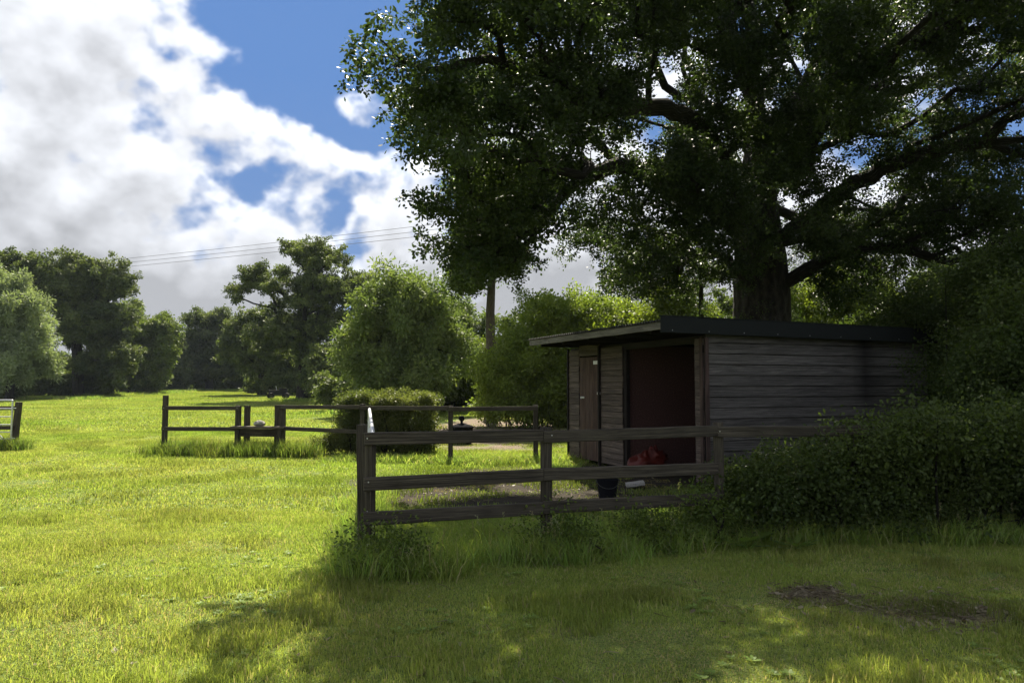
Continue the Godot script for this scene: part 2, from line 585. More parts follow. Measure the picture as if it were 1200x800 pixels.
func far_tree(called: String, label: String, at: Vector2, trunk_h: float, trunk_r: float, blobs: Array, sprays: Array, tints: Array, seed_: int, group: String, size := Vector2(1.0, 1.7), per := 2, gap := 0.55, category := "tree", lobe := 0.85, fill := 0.62) -> void:
	var r := RandomNumberGenerator.new()
	r.seed = seed_
	var o := thing(called, label, category, Vector3(at.x, land(at.x, at.y), at.y), 0.0, group)
	var pts := in_blobs(blobs, r, gap, lobe, fill, 0.12)
	var lean := Vector3(r.randf_range(-0.3, 0.3), 0, r.randf_range(-0.3, 0.3))
	var trunk := [[Vector3(0, -0.2, 0), trunk_r * 1.5], [Vector3(0, 0.4, 0), trunk_r * 1.1], [lean * 0.4 + UP * trunk_h * 0.5, trunk_r], [lean + UP * trunk_h, trunk_r * 0.9]]
	grow(o, trunk, [], pts.duplicate(), r, M.bark, 0.025, 0.35)
	clad(o, "crown", pts, sprays, per, size, 0.5, tints, M.far_leaf, r)

func bush(called: String, label: String, at: Vector2, blobs: Array, sprays: Array, tints: Array, seed_: int, category := "bush", group := "", size := Vector2(0.55, 0.95), per := 3, gap := 0.35, m: Material = null) -> Node3D:
	var r := RandomNumberGenerator.new()
	r.seed = seed_
	var o := thing(called, label, category, Vector3(at.x, land(at.x, at.y), at.y), 0.0, group)
	var pts := in_blobs(blobs, r, gap, gap * 1.8, 1.25)
	var g := Geo.new()
	for k in pts.size():                            # stems from the ground to some of the foliage
		if k % 5 == 0:
			var p: Vector3 = pts[k]
			var root := Vector3(p.x * 0.8 + r.randf_range(-0.2, 0.2), -0.1, p.z * 0.8 + r.randf_range(-0.15, 0.15))
			var mid := root.lerp(p, 0.5) + Vector3(r.randf_range(-0.15, 0.15), 0.1, r.randf_range(-0.15, 0.15))
			g.tube([root, mid, p], [0.018, 0.012, 0.005], 5, Color.WHITE, false)
	var sh := Geo.new()
	for k in mini(pts.size() / 9, 46):                # long shoots that stand out of the outline
		var p: Vector3 = pts[r.randi() % pts.size()]
		if p.y < 0.3: continue
		var d := (UP * 0.9 + rand_dir(r) * 0.8).normalized()
		var l := r.randf_range(0.3, 0.62) * (1.0 if gap < 0.3 else 1.6)
		var bow := p + d * l * 0.6
		var tip := p + d * l + Vector3(d.x, -0.25, d.z) * l * 0.35
		sh.tube([p, bow, tip], [0.006, 0.004, 0.002], 4, Color(0.09, 0.085, 0.04), false)
		for q in 16:
			var f := r.randf_range(0.25, 1.0)
			var at_ := p.lerp(bow, f * 2.0) if f < 0.5 else bow.lerp(tip, f * 2.0 - 1.0)
			leaf_into(sh, at_, (rand_dir(r) + d * 0.5).normalized(), (UP + rand_dir(r) * 0.6).normalized(), r.randf_range(0.035, 0.065) * (1.0 if gap < 0.3 else 1.4), 0.034, Color(0.075, 0.105, 0.022).lerp(Color(0.13, 0.16, 0.04), r.randf()))
	if not called in ["nettle_patch", "clipped_hedge"]: part("shoots", sh, m if m else M.leaf, o).set_meta("kind", "stuff")
	part("stems", g, M.bark, o).set_meta("kind", "stuff")
	clad(o, "foliage", pts, sprays, per, size, minf(0.22, gap * 0.6), tints, m if m else M.leaf, r)
	return o

# ------------------------------------------------------------------ sky
var cloud_a := FastNoiseLite.new()
var cloud_b := FastNoiseLite.new()
var cloud_c := FastNoiseLite.new()

func hump(az: float, el: float, a: float, e: float, ra: float, re: float) -> float:
	var q := pow((az - a) / ra, 2) + pow((el - e) / re, 2)
	return exp(-q) if q < 9.0 else 0.0

func cloudiness(d: Vector3) -> float:
	var az := rad_to_deg(atan2(d.x, -d.z))
	var el := rad_to_deg(asin(clampf(d.y, -1, 1)))
	var p := d / (maxf(d.y, 0.0) + 0.30) * 2.2
	var q := d * 9.0
	var n := cloud_a.get_noise_3d(p.x, d.y * 1.5, p.z) * 0.75 + cloud_b.get_noise_3d(q.x, q.y * 1.3, q.z) * 0.62
	n += (0.28 - absf(cloud_c.get_noise_3d(q.x, q.y * 1.3, q.z))) * 0.60
	n += cloud_b.get_noise_3d(q.x * 3.6, q.y * 4.4, q.z * 3.6) * 0.26
	az += cloud_b.get_noise_3d(q.x * 0.7 + 40.0, q.y * 0.7, q.z * 0.7) * 5.0
	el += cloud_b.get_noise_3d(q.x * 0.7, q.y * 0.7 + 80.0, q.z * 0.7) * 4.0
	var b := 0.34 + 0.40 * (1.0 - smoothstep(6.0, 17.0, el))
	# where the sky is blue
	b -= 1.05 * hump(az, el, -20.0, 27.0, 7.0, 5.0)
	b -= 1.05 * hump(az, el, -10.5, 25.0, 7.5, 5.5)
	b -= 0.85 * hump(az, el, -19.0, 20.3, 4.0, 2.6)
	b -= 0.75 * hump(az, el, -11.5, 18.6, 4.6, 1.6)
	b -= 0.60 * hump(az, el, -22.8, 14.6, 2.2, 1.6)
	b -= 0.45 * hump(az, el, -28.3, 17.5, 2.2, 1.4)
	b -= 0.50 * hump(az, el, -13.0, 13.9, 4.0, 1.1)
	b -= 0.50 * hump(az, el, -10.5, 11.6, 3.0, 1.0)
	b -= 0.60 * hump(az, el, 33.0, 15.0, 6.0, 3.5)
	b -= 0.55 * hump(az, el, -33.5, 28.0, 3.0, 2.0)
	b -= 0.55 * hump(az, el, -24.5, 21.5, 2.0, 1.4)
	# banks of cloud
	b += 0.40 * hump(az, el, -33.0, 18.0, 8.0, 9.0)
	b += 0.42 * hump(az, el, -26.0, 24.0, 3.4, 3.0)
	b += 0.80 * hump(az, el, -13.6, 20.9, 4.8, 1.9)
	b += 0.35 * hump(az, el, -16.0, 16.3, 6.0, 2.0)
	return n + b

func sky_color(d: Vector3) -> Color:
	var y := maxf(d.y, 0.0)
	var blue := Color(0.150, 0.215, 0.330).lerp(Color(0.080, 0.160, 0.345), clampf(pow(y * 2.6, 0.7), 0, 1)).lerp(Color(0.035, 0.085, 0.24), smoothstep(0.4, 1.0, y))
	var dens := cloudiness(d)
	var cover := smoothstep(-0.02, 0.56, dens)
	if cover <= 0.0: return blue
	# lit on the side towards the sun (above and ahead), grey in the thick of it
	var above := cloudiness((d + Vector3(0.0, 0.035, -0.005)).normalized())
	var edge := clampf((dens - above) * 0.5, -0.2, 0.3)
	var thick := smoothstep(0.25, 1.25, dens)
	var el := rad_to_deg(asin(d.y))
	var low := 1.0 - smoothstep(4.0, 15.0, el)
	var lum := lerpf(0.555, 0.40, thick) + edge * 0.55
	lum = lerpf(lum, 0.20 + edge * 0.25, low * 0.92 * smoothstep(0.1, 0.9, dens))
	var c := Color(lum * 0.97, lum, lum * 1.06)
	return blue.lerp(c, cover)

func make_sky() -> Image:
	for e in [[cloud_a, 3, 0.55, 5], [cloud_b, 4, 0.75, 6], [cloud_c, 5, 0.9, 5]]:
		var f: FastNoiseLite = e[0]
		f.seed = e[1]; f.frequency = e[2]; f.fractal_octaves = e[3]
		f.noise_type = FastNoiseLite.TYPE_SIMPLEX_SMOOTH
	var w := 768
	var h := 384
	var im := Image.create(w, h, false, Image.FORMAT_RGBF)
	for y in h:
		for x in w:
			im.set_pixel(x, y, sky_color(direction((x + 0.5) / w, (y + 0.5) / h)))
	im.resize(4096, 2048, Image.INTERPOLATE_BILINEAR)
	# the same sky, worked out finely where it is seen large
	for y in range(620, 1034):
		for k in range(-520, 520):
			var x := posmod(k, 4096)
			im.set_pixel(x, y, sky_color(direction((x + 0.5) / 4096.0, (y + 0.5) / 2048.0)))
	return im

func direction(u: float, v: float) -> Vector3:
	var a := u * TAU
	var e := (0.5 - v) * PI
	return Vector3(sin(a) * cos(e), sin(e), -cos(a) * cos(e))

# ------------------------------------------------------------------ ground
func spaced(fine: float, step: float, far: float) -> PackedFloat32Array:
	var out := PackedFloat32Array()
	var x := 0.0
	while x < far:
		out.append(x)
		x += step if x < fine else maxf(step, (x - fine) * 0.16 + step)
	out.append(far)
	return out

func make_ground() -> void:
	var right := spaced(9.0, 0.15, 1500.0)
	var xs := PackedFloat32Array()
	for k in range(right.size() - 1, 0, -1): xs.append(-right[k])
	xs.append_array(right)
	var zs := PackedFloat32Array()
	var ahead := spaced(17.0, 0.15, 1500.0)
	var back := spaced(1.0, 0.5, 1500.0)
	for k in range(ahead.size() - 1, 0, -1): zs.append(-ahead[k])
	zs.append_array(back)
	var g := Geo.new()
	var w := xs.size()
	for z in zs:
		for x in xs:
			var y := land(x, z)
			var b := bare(x, z)
			var e := 0.15
			var nn := Vector3(land(x - e, z) - land(x + e, z), 2 * e, land(x, z - e) - land(x, z + e)).normalized()
			var green := Color(0.20, 0.29, 0.05).lerp(Color(0.28, 0.33, 0.08), 0.5 + 0.5 * patchy.get_noise_2d(x * 3.0, z * 3.0))
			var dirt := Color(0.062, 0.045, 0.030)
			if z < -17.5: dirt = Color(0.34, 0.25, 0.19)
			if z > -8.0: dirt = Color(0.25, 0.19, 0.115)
			g.put(Vector3(x, y, z), nn, Vector2(x, z), green.lerp(dirt, b))
	for j in zs.size() - 1:
		for i in w - 1:
			var a := j * w + i
			g.tri(a, a + 1, a + w)
			g.tri(a + 1, a + w + 1, a + w)
	var o := part("ground", g, M.soil, self)
	o.set_meta("kind", "structure")
	tag(o, "grassy ground of the paddock and field, with bare earth patches", "ground")

func grow_lawn() -> void:
	var r := RandomNumberGenerator.new()
	r.seed = 77
	# [called, nearest, farthest, spacing, patches, margin]
	var rings := [
		["lawn_grass", 2.6, 9.5, 0.150, [tuft(1, 240, 0.20, 0.016, 0.046, 0.0046, 1.1, 0.08), tuft(2, 240, 0.20, 0.014, 0.042, 0.0044, 1.2, 0.12), tuft(3, 210, 0.16, 0.03, 0.078, 0.005, 1.0, 0.04), tuft(4, 170, 0.16, 0.010, 0.028, 0.0042, 1.5, 0.45)], 1.5, "short grazed grass of the foreground nearest the camera"],
		["lawn_grass", 9.5, 26.0, 0.36, [tuft(5, 270, 0.44, 0.02, 0.05, 0.010, 1.0, 0.06), tuft(6, 270, 0.44, 0.018, 0.045, 0.010, 1.2, 0.09), tuft(7, 240, 0.36, 0.03, 0.075, 0.011, 1.0, 0.04), tuft(8, 220, 0.4, 0.014, 0.03, 0.010, 1.4, 0.28)], 3.0, "short grass between the front fence and the rear fence"],
		["field_grass", 26.0, 118.0, 1.15, [tuft(9, 330, 1.3, 0.03, 0.075, 0.028, 0.9, 0.05), tuft(10, 330, 1.3, 0.03, 0.07, 0.028, 1.0, 0.06), tuft(11, 300, 1.2, 0.04, 0.09, 0.03, 0.8, 0.04), tuft(12, 300, 1.2, 0.03, 0.06, 0.028, 1.0, 0.08)], 6.0, "sunlit grass of the wide field beyond the rear fence"],
	]
	for e in rings:
		var lists := [[], [], [], []]
		var tints := [[], [], [], []]
		var step: float = e[3]
		var z: float = -e[1]
		while z > -e[2]:
			var reach: float = -z * 0.76 + e[5]
			var x := -reach
			while x < reach:
				var px := x + r.randf_range(-0.5, 0.5) * step
				var pz := z + r.randf_range(-0.5, 0.5) * step
				x += step
				var b := bare(px, pz)
				if r.randf() < b * (0.80 if pz < -9.0 and pz > -15.0 else 0.96) or in_shed(px, pz):
					if b > 0.3 and pz > -16.0 and not in_shed(px, pz) and r.randf() < 0.10:
						lists[3].append(Transform3D(Basis.from_euler(Vector3(0, r.randf() * TAU, 0)).scaled(Vector3(0.6, 0.5, 0.6)), Vector3(px, land(px, pz), pz)))
						tints[3].append(Color(0.95, 0.72, 0.75))
					continue
				if e[1] > 20.0 and px > 4.0 + 0.02 * pz and pz > -60.0: continue
				var q := patchy.get_noise_2d(px * 6.0, pz * 6.0)
				var q2 := patchy.get_noise_2d(px * 34.0 + 50.0, pz * 34.0)
				var worn := smoothstep(0.05, 0.5, patchy.get_noise_2d(px * 13.0 - 90.0, pz * 13.0) + 0.25 * q2)
				if pz > -9.5: worn = clampf(worn + 0.55 * (1.0 - smoothstep(0.3, 1.2, ell(px, pz, -2.2, -5.3, 1.9, 1.1) + 0.5 * q2)), 0, 1)
				var k := 0
				if q2 > 0.22: k = 2
				elif worn > 0.45 and r.randf() < 0.6: k = 3
				elif r.randf() < 0.5: k = 1
				if worn > 0.75 and r.randf() < 0.35: continue
				var s := r.randf_range(0.75, 1.25) * (1.0 + 0.25 * q2)
				var y := s * (1.0 + 0.4 * q2 - 0.25 * worn)
				lists[k].append(Transform3D(Basis.from_euler(Vector3(0, r.randf() * TAU, 0)).scaled(Vector3(s, y, s)), Vector3(px, land(px, pz), pz)))
				var v := r.randf_range(0.80, 1.16) * (1.0 - 0.3 * smoothstep(0.1, 0.5, q2))
				var warm := clampf(0.5 + q * 0.8 + worn * 0.35, 0, 1)
				v *= lerpf(1.0, 0.55, minf(1.0, b * 1.6))
				tints[k].append(Color(lerpf(0.86, 1.18, warm) * v, lerpf(0.96, 1.03, warm) * v, lerpf(0.8, 1.2, warm) * v))
			z -= step
		var o := thing(e[0], e[6], "grass")
		o.set_meta("kind", "stuff")
		for k in 4:
			if lists[k].size(): scatter("blades", e[4][k], M.grass, lists[k], tints[k], o)

func strew_litter() -> void:
	# broad-leaved weeds in the turf, and dead leaves and twigs about the bare ground
	var r := RandomNumberGenerator.new()
	r.seed = 909
	var g := Geo.new()
	for k in 9:
		var a := TAU * k / 9.0 + r.randf_range(-0.25, 0.25)
		var d := Vector3(cos(a), r.randf_range(0.15, 0.6), sin(a)).normalized()
		leaf_into(g, d * 0.01, d, UP, r.randf_range(0.05, 0.095), 0.032, Color(0.16, 0.25, 0.05).lerp(Color(0.22, 0.31, 0.07), r.randf()))
	var places := []
	var tints := []
	for k in 5200:
		var z := -r.randf_range(3.0, 15.0)
		var x := r.randf_range(-1, 1) * (1.2 - z * 0.75)
		if patchy.get_noise_2d(x * 40.0 + 300.0, z * 40.0) < 0.16 or bare(x, z) > 0.4 or in_shed(x, z): continue
		places.append(Transform3D(Basis.from_euler(Vector3(0, r.randf() * TAU, 0)).scaled(Vector3.ONE * r.randf_range(0.3, 0.6)), Vector3(x, land(x, z) + 0.012, z)))
		var v := r.randf_range(0.75, 1.15)
		tints.append(Color(v, v, v))
	tag(scatter("turf_weeds", g.mesh(), M.grass, places, tints, self), "small broad-leaved weeds scattered in the short foreground grass", "weeds")
	var l := Geo.new()
	leaf_into(l, Vector3(-0.03, 0, 0), Vector3.RIGHT, Vector3(0.2, 1, 0.1), 0.06, 0.035, Color.WHITE)
	var t := Geo.new()
	t.tube([Vector3(-0.07, 0, 0), Vector3(0, 0.006, 0.01), Vector3(0.07, 0, -0.004)], [0.003, 0.0026, 0.002], 4, Color.WHITE)
	for e in [["dead_leaves", l, 800], ["dead_twigs", t, 500]]:
		places = []
		tints = []
		for k in e[2]:
			var x := 0.0
			var z := 0.0
			var w := r.randf()
			if w < 0.35:
				x = r.randfn(2.95, 0.5); z = r.randfn(-5.3, 0.28)
			elif w < 0.5:
				x = r.randfn(2.32, 0.2); z = r.randfn(-5.75, 0.18)
			elif w < 0.8:
				x = r.randfn(0.2, 1.4); z = r.randfn(-11.9, 1.3)
			else:
				x = r.randf_range(-3.5, 4.5); z = r.randf_range(-7.2, -3.6)
			if in_shed(x, z): continue
			places.append(Transform3D(Basis.from_euler(Vector3(r.randf_range(-0.5, 0.5), r.randf() * TAU, r.randf_range(-0.5, 0.5))).scaled(Vector3.ONE * r.randf_range(0.5, 1.1)), Vector3(x, land(x, z) + 0.016, z)))
			tints.append(Color(0.12, 0.09, 0.055).lerp(Color(0.34, 0.29, 0.20), pow(r.randf(), 1.6)))
		tag(scatter(e[0], (e[1] as Geo).mesh(), M.grass, places, tints, self), "small brown %s strewn over the bare patches of ground" % e[0].replace("_", " "), "litter")

func in_shed(x: float, z: float) -> bool:
	var p := Vector3(x - SHED.x, 0, z - SHED.z).rotated(UP, -SHED_TURN)
	return p.x > -0.02 and p.x < 5.0 and p.z < 0.05 and p.z > -4.8

func rank(called: String, label: String, spots: Array, patches: Array, seed_: int, tall := Vector2(0.8, 1.2), tone := 1.0) -> void:
	# long grass standing about given spots: [x, z, spread x, spread z, tufts]
	var r := RandomNumberGenerator.new()
	r.seed = seed_
	var lists := []
	var tints := []
	for k in patches.size():
		lists.append([]); tints.append([])
	for s in spots:
		for n in int(s[4]):
			var px: float = s[0] + r.randfn(0.0, 0.5) * s[2]
			var pz: float = s[1] + r.randfn(0.0, 0.5) * s[3]
			if in_shed(px, pz): continue
			var k := r.randi() % patches.size()
			var f := r.randf_range(tall.x, tall.y)
			lists[k].append(Transform3D(Basis.from_euler(Vector3(r.randf_range(-0.12, 0.12), r.randf() * TAU, r.randf_range(-0.12, 0.12))).scaled(Vector3(1, f, 1)), Vector3(px, land(px, pz), pz)))
			var v := r.randf_range(0.75, 1.1) * tone
			tints[k].append(Color(v * r.randf_range(0.8, 1.05), v, v * 0.95))
	var o := thing(called, label, "grass")
	o.set_meta("kind", "stuff")
	for k in patches.size():
		if lists[k].size(): scatter("blades", patches[k], M.grass, lists[k], tints[k], o)

# ------------------------------------------------------------------ the shed
const SHED := Vector3(3.04, 0.0, -11.55)
const SHED_TURN := 0.3875

func make_shed() -> void:
	var r := RandomNumberGenerator.new()
	r.seed = 5
	var o := thing("field_shelter", "weathered grey timber field shelter with dark open front under the oak", "shed", SHED, SHED_TURN)
	var stain := func(p: float, y: float) -> float:
		var s := 0.72 * exp(-pow((p - 3.35 - 0.05 * sin(y * 7.0)) / 0.16, 2)) * smoothstep(0.9, 1.6, y)
		s += 0.5 * exp(-pow((p - 3.72) / 0.10, 2)) * smoothstep(1.2, 1.5, y) * (1.0 - smoothstep(1.9, 2.2, y))
		s += 0.35 * exp(-pow((y - 2.42) / 0.10, 2))
		return s
	# the long wall that faces the camera: broad boards, each lapping the one below
	var backing := Geo.new()
	backing.beam(Vector3(0.04, 1.2, -0.05), Vector3(4.86, 1.2, -0.05), UP, 0.04, 2.36, r)
	var side := part("side_wall", backing, M.dark_wood, o)
	var n := 14
	for k in n:
		var y := 0.05 + k * 0.172
		var g := Geo.new()
		var tone := r.randf_range(0.78, 1.12)
		board(g, r, Vector3(0.03, y, 0), Vector3(4.9, y, 0), Vector3(0, 0, 1), 0.166, 0.034, 0.012, 16, tone, stain)
		part("board", g, M.grey_boards, side)
	# walls of the open side, from the near corner to the far one
	for e in [["corner_panel", 0.0, 0.23, 0.08, 2.36], ["middle_panel", 2.47, 3.36, 0.08, 2.36], ["end_panel", 4.24, 4.72, 0.08, 2.36], ["door_head", 3.36, 4.24, 2.22, 2.36]]:
		var bk := Geo.new()
		var mid: float = (e[1] + e[2]) / 2.0
		bk.beam(Vector3(0.035, e[3], -mid), Vector3(0.035, e[4] + 0.04, -mid), Vector3(0, 0, 1), 0.03, e[2] - e[1] - 0.02, r)
		var p := part(e[0], bk, M.dark_wood, o)
		var y: float = e[3]
		while y < e[4] - 0.02:
			var g := Geo.new()
			var nostain := func(_p: float, _y: float) -> float: return 0.0
			board(g, r, Vector3(0, y, -e[1] - 0.012), Vector3(0, y, -e[2] + 0.004), Vector3(-1, 0, 0), 0.109, 0.026, 0.010, 5, r.randf_range(0.68, 1.15), nostain)
			part("board", g, M.brown_boards, p)
			y += 0.114
	# posts at the corners and beside the opening, the batten by the door
	for e in [["corner_post", 0.045, -0.045, 0.10, M.dark_wood], ["corner_post", -0.03, -4.735, 0.05, M.dark_wood], ["opening_post", 0.05, -2.43, 0.085, M.dark_wood], ["opening_post", 0.06, -0.27, 0.07, M.dark_wood], ["door_batten", -0.045, -3.33, 0.055, M.dark_wood]]:
		var g := Geo.new()
		g.beam(Vector3(e[1], -0.1, e[2]), Vector3(e[1], 2.40, e[2]), Vector3(0, 0, 1), e[3], e[3], r, 6, 0.001)
		part(e[0], g, e[4], o)
	var trim := Geo.new()
	trim.beam(Vector3(-0.038, 0.0, -0.035), Vector3(-0.038, 2.36, -0.035), Vector3(0, 0, 1), 0.022, 0.075, r, 8, 0.001, 0.7)
	trim.beam(Vector3(0.012, 0.0, 0.046), Vector3(0.012, 2.36, 0.046), Vector3(0, 0, 1), 0.075, 0.022, r, 8, 0.001, 0.7)
	part("corner_trim", trim, M.door_wood, o)
	var lintel := Geo.new()
	lintel.beam(Vector3(0.03, 2.34, -2.40), Vector3(0.03, 2.34, -0.2), UP, 0.05, 0.12, r, 8, 0.001)
	part("lintel", lintel, M.dark_wood, o)
	# door of upright planks
	var door := Node3D.new()
	door.name = "door"
	o.add_child(door, true)
	for y in [0.45, 1.15, 1.9]:
		var ledge := Geo.new()
		ledge.beam(Vector3(0.03, y, -4.2), Vector3(0.03, y, -3.4), UP, 0.03, 0.12, r)
		part("ledge", ledge, M.door_wood, door)
	for k in 6:
		var z := -3.385 - 0.07 - k * 0.141
		var g := Geo.new()
		g.beam(Vector3(0.0, 0.09, z), Vector3(0.0, 2.19, z), Vector3(0, 0, 1), 0.022, 0.135, r, 12, 0.0008, r.randf_range(0.75, 1.25), 0.05)
		part("plank", g, M.door_wood, door)
	for e in [[2.07, -3.50, 0.24], [0.55, -3.50, 0.24]]:
		var g := Geo.new()
		g.beam(Vector3(-0.016, e[0], e[1] - e[2] / 2), Vector3(-0.016, e[0], e[1] + e[2] / 2), UP, 0.008, 0.07, r)
		for k in 3:
			g.tube([Vector3(-0.02, e[0], e[1] - 0.08 + k * 0.08), Vector3(-0.026, e[0], e[1] - 0.08 + k * 0.08)], [0.009, 0.006], 6, Color.WHITE)
		part("hinge", g, M.zinc, door).set_meta("label", "pale metal strap hinge")
	var latch := Geo.new()
	latch.beam(Vector3(-0.018, 1.36, -4.18), Vector3(-0.018, 1.36, -4.03), UP, 0.012, 0.035, r)
	latch.tube([Vector3(-0.02, 1.36, -4.1), Vector3(-0.05, 1.36, -4.1), Vector3(-0.05, 1.33, -4.1)], [0.007, 0.007, 0.006], 6, Color.WHITE)
	part("bolt", latch, M.zinc, door)
	var hasp := Geo.new()
	hasp.beam(Vector3(-0.04, 1.45, -3.42), Vector3(-0.04, 1.45, -3.30), UP, 0.012, 0.05, r)
	hasp.tube([Vector3(-0.05, 1.45, -3.36), Vector3(-0.065, 1.43, -3.36), Vector3(-0.05, 1.40, -3.36)], [0.006, 0.006, 0.006], 6, Color.WHITE)
	part("hasp", hasp, M.zinc, o)
	# inside: lining sheets, partition, earth floor
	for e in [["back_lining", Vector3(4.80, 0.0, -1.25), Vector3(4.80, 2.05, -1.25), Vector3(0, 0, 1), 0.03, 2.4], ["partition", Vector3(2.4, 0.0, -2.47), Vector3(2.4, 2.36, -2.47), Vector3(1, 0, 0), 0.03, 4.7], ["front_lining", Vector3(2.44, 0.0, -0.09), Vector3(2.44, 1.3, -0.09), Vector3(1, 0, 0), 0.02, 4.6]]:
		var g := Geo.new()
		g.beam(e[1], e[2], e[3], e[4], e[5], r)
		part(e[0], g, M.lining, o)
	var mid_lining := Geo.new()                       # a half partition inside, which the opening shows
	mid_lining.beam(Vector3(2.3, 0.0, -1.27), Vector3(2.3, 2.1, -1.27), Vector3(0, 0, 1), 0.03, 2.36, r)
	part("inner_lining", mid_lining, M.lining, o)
	for e in [["back_wall", Vector3(4.88, 1.2, -4.7), Vector3(4.88, 1.2, -0.08), 0.05], ["far_wall", Vector3(0.05, 1.2, -4.70), Vector3(4.85, 1.2, -4.70), 0.04]]:
		var g := Geo.new()
		g.beam(e[1], e[2], UP, e[3], 2.36, r)
		part(e[0], g, M.grey_boards, o)
	for k in 5:
		var g := Geo.new()
		var z := -0.3 - k * 1.04
		g.beam(Vector3(-0.80, 2.47, z), Vector3(4.95, 2.43, z), UP, 0.05, 0.10, r)
		part("rafter", g, M.dark_wood, o)
	# roof: corrugated sheet on a boarded deck, dark barge board, pale fascia
	var deck := Geo.new()
	deck.beam(Vector3(-0.86, 2.54, -2.37), Vector3(4.98, 2.50, -2.37), UP, 4.92, 0.02, r)
	var roof := part("roof", deck, M.dark_wood, o)
	var tin := Geo.new()
	var waves := 62
	for k in waves * 6:
		var z0 := 0.13 - 4.99 * k / (waves * 6.0)
		var z1 := 0.13 - 4.99 * (k + 1) / (waves * 6.0)
		var y0 := 0.016 * sin(TAU * k / 6.0)
		var y1 := 0.016 * sin(TAU * (k + 1) / 6.0)
		var nn := Vector3(0, 1, (y0 - y1) / 0.0134 * -1.0).normalized()
		for lift in [0.0, -0.004]:
			var q := tin.v.size()
			tin.put(Vector3(-0.935, 2.592 + y0 + lift, z0), nn, Vector2(0, 0), Color.WHITE)
			tin.put(Vector3(5.02, 2.552 + y0 + lift, z0), nn, Vector2(1, 0), Color.WHITE)
			tin.put(Vector3(5.02, 2.552 + y1 + lift, z1), nn, Vector2(1, 1), Color.WHITE)
			tin.put(Vector3(-0.935, 2.592 + y1 + lift, z1), nn, Vector2(0, 1), Color.WHITE)
			tin.tri(q, q + 1, q + 2)
			tin.tri(q, q + 2, q + 3)
	part("corrugated_sheet", tin, M.tin, roof)
	var barge := Geo.new()
	barge.beam(Vector3(-0.90, 2.535, 0.145), Vector3(5.03, 2.495, 0.145), UP, 0.025, 0.25, r, 14, 0.0012)
	barge.beam(Vector3(-0.90, 2.668, 0.12), Vector3(5.03, 2.628, 0.12), UP, 0.09, 0.012, r, 14, 0.001)
	part("barge_board", barge, M.felt, roof)
	for k in 9:
		var nail := Geo.new()
		var x := -0.7 + k * 0.68
		nail.tube([Vector3(x, 2.45 - 0.004 * k, 0.155), Vector3(x, 2.45 - 0.004 * k, 0.161)], [0.010, 0.006], 6, Color.WHITE)
		part("nail", nail, M.zinc, roof)
	for e in [[0.13, -3.9], [-3.906, -4.85]]:
		var g := Geo.new()
		g.beam(Vector3(-0.885, 2.515, e[0]), Vector3(-0.885, 2.515, e[1]), UP, 0.024, 0.115, r, 16, 0.0012, 0.95)
		part("fascia_board", g, M.pale_wood, roof)

func board(g: Geo, r: RandomNumberGenerator, a: Vector3, b: Vector3, out: Vector3, high: float, thick: float, top: float, segs: int, tone: float, stain: Callable) -> void:
	# a lapped board: thick at its lower edge, thin at its top; a and b are its lower inner corners
	var d := (b - a).normalized()
	var off := Vector2(r.randf() * 5.0, r.randf() * 5.0)
	var prof := [Vector2(0, 0), Vector2(thick - 0.004, 0), Vector2(thick, 0.006), Vector2(top + 0.006, high - 0.004), Vector2(top, high), Vector2(0, high)]
	var cols := []
	var sag := []
	for k in segs + 1:
		sag.append(UP * r.randf_range(-0.0025, 0.0025) + out * r.randf_range(-0.002, 0.002))
	for s in 6:
		var p: Vector2 = prof[s]
		var p2: Vector2 = prof[(s + 1) % 6]
		var nn := (out * (p2.y - p.y) - UP * (p2.x - p.x)).normalized()
		for k in segs + 1:
			var at := a.lerp(b, float(k) / segs)
			var along := (at - a).length()
			for q in [p, p2]:
				var dark: float = 1.0 - clampf(stain.call(along, at.y + q.y), 0.0, 0.9)
				var t: float = tone * dark * (1.0 + 0.22 * patchy.get_noise_2d(along * 26.0 + off.x * 99.0, q.y * 90.0 + off.y * 99.0))
				g.put(at + out * q.x + UP * q.y + sag[k], nn, Vector2(off.x + along * 0.45, off.y + q.y * 2.2), Color(t, t, t))
		var first := g.v.size() - (segs + 1) * 2
		for k in segs:
			var q := first + k * 2
			g.tri(q, q + 1, q + 2)
			g.tri(q + 1, q + 3, q + 2)
	for e in [[a + sag[0], -d], [b + sag[segs], d]]:
		var q := g.v.size()
		for s in 6:
			g.put(e[0] + out * prof[s].x + UP * prof[s].y, e[1], off, Color(tone, tone, tone))
		for s in range(1, 5):
			g.tri(q, q + s, q + s + 1)

# ------------------------------------------------------------------ fences
func fence_post(o: Node3D, at: Vector3, high: float, wide: float, r: RandomNumberGenerator, turn := 0.0, lean := Vector2.ZERO, called := "post") -> void:
	var g := Geo.new()
	var tip := at + Vector3(lean.x, high, lean.y)
	g.beam(at - UP * 0.3, tip, Vector3(sin(turn), 0, cos(turn)), wide, wide, r, 9, 0.0022, r.randf_range(0.85, 1.1))
	# weathered top: a low uneven cap of end grain
	part(called, g, M.fence_wood, o)

func rail(o: Node3D, a: Vector3, b: Vector3, high: float, thick: float, r: RandomNumberGenerator, tint := 1.0) -> void:
	var g := Geo.new()
	g.beam(a, b, UP, thick, high, r, 12, 0.0022, tint)
	part("rail", g, M.fence_wood, o)

func nails(o: Node3D, places: Array) -> void:
	for p in places:
		var g := Geo.new()
		g.tube([p, p + Vector3(0, 0, 0.006)], [0.007, 0.005], 6, Color.WHITE)
		part("nail", g, M.zinc, o)

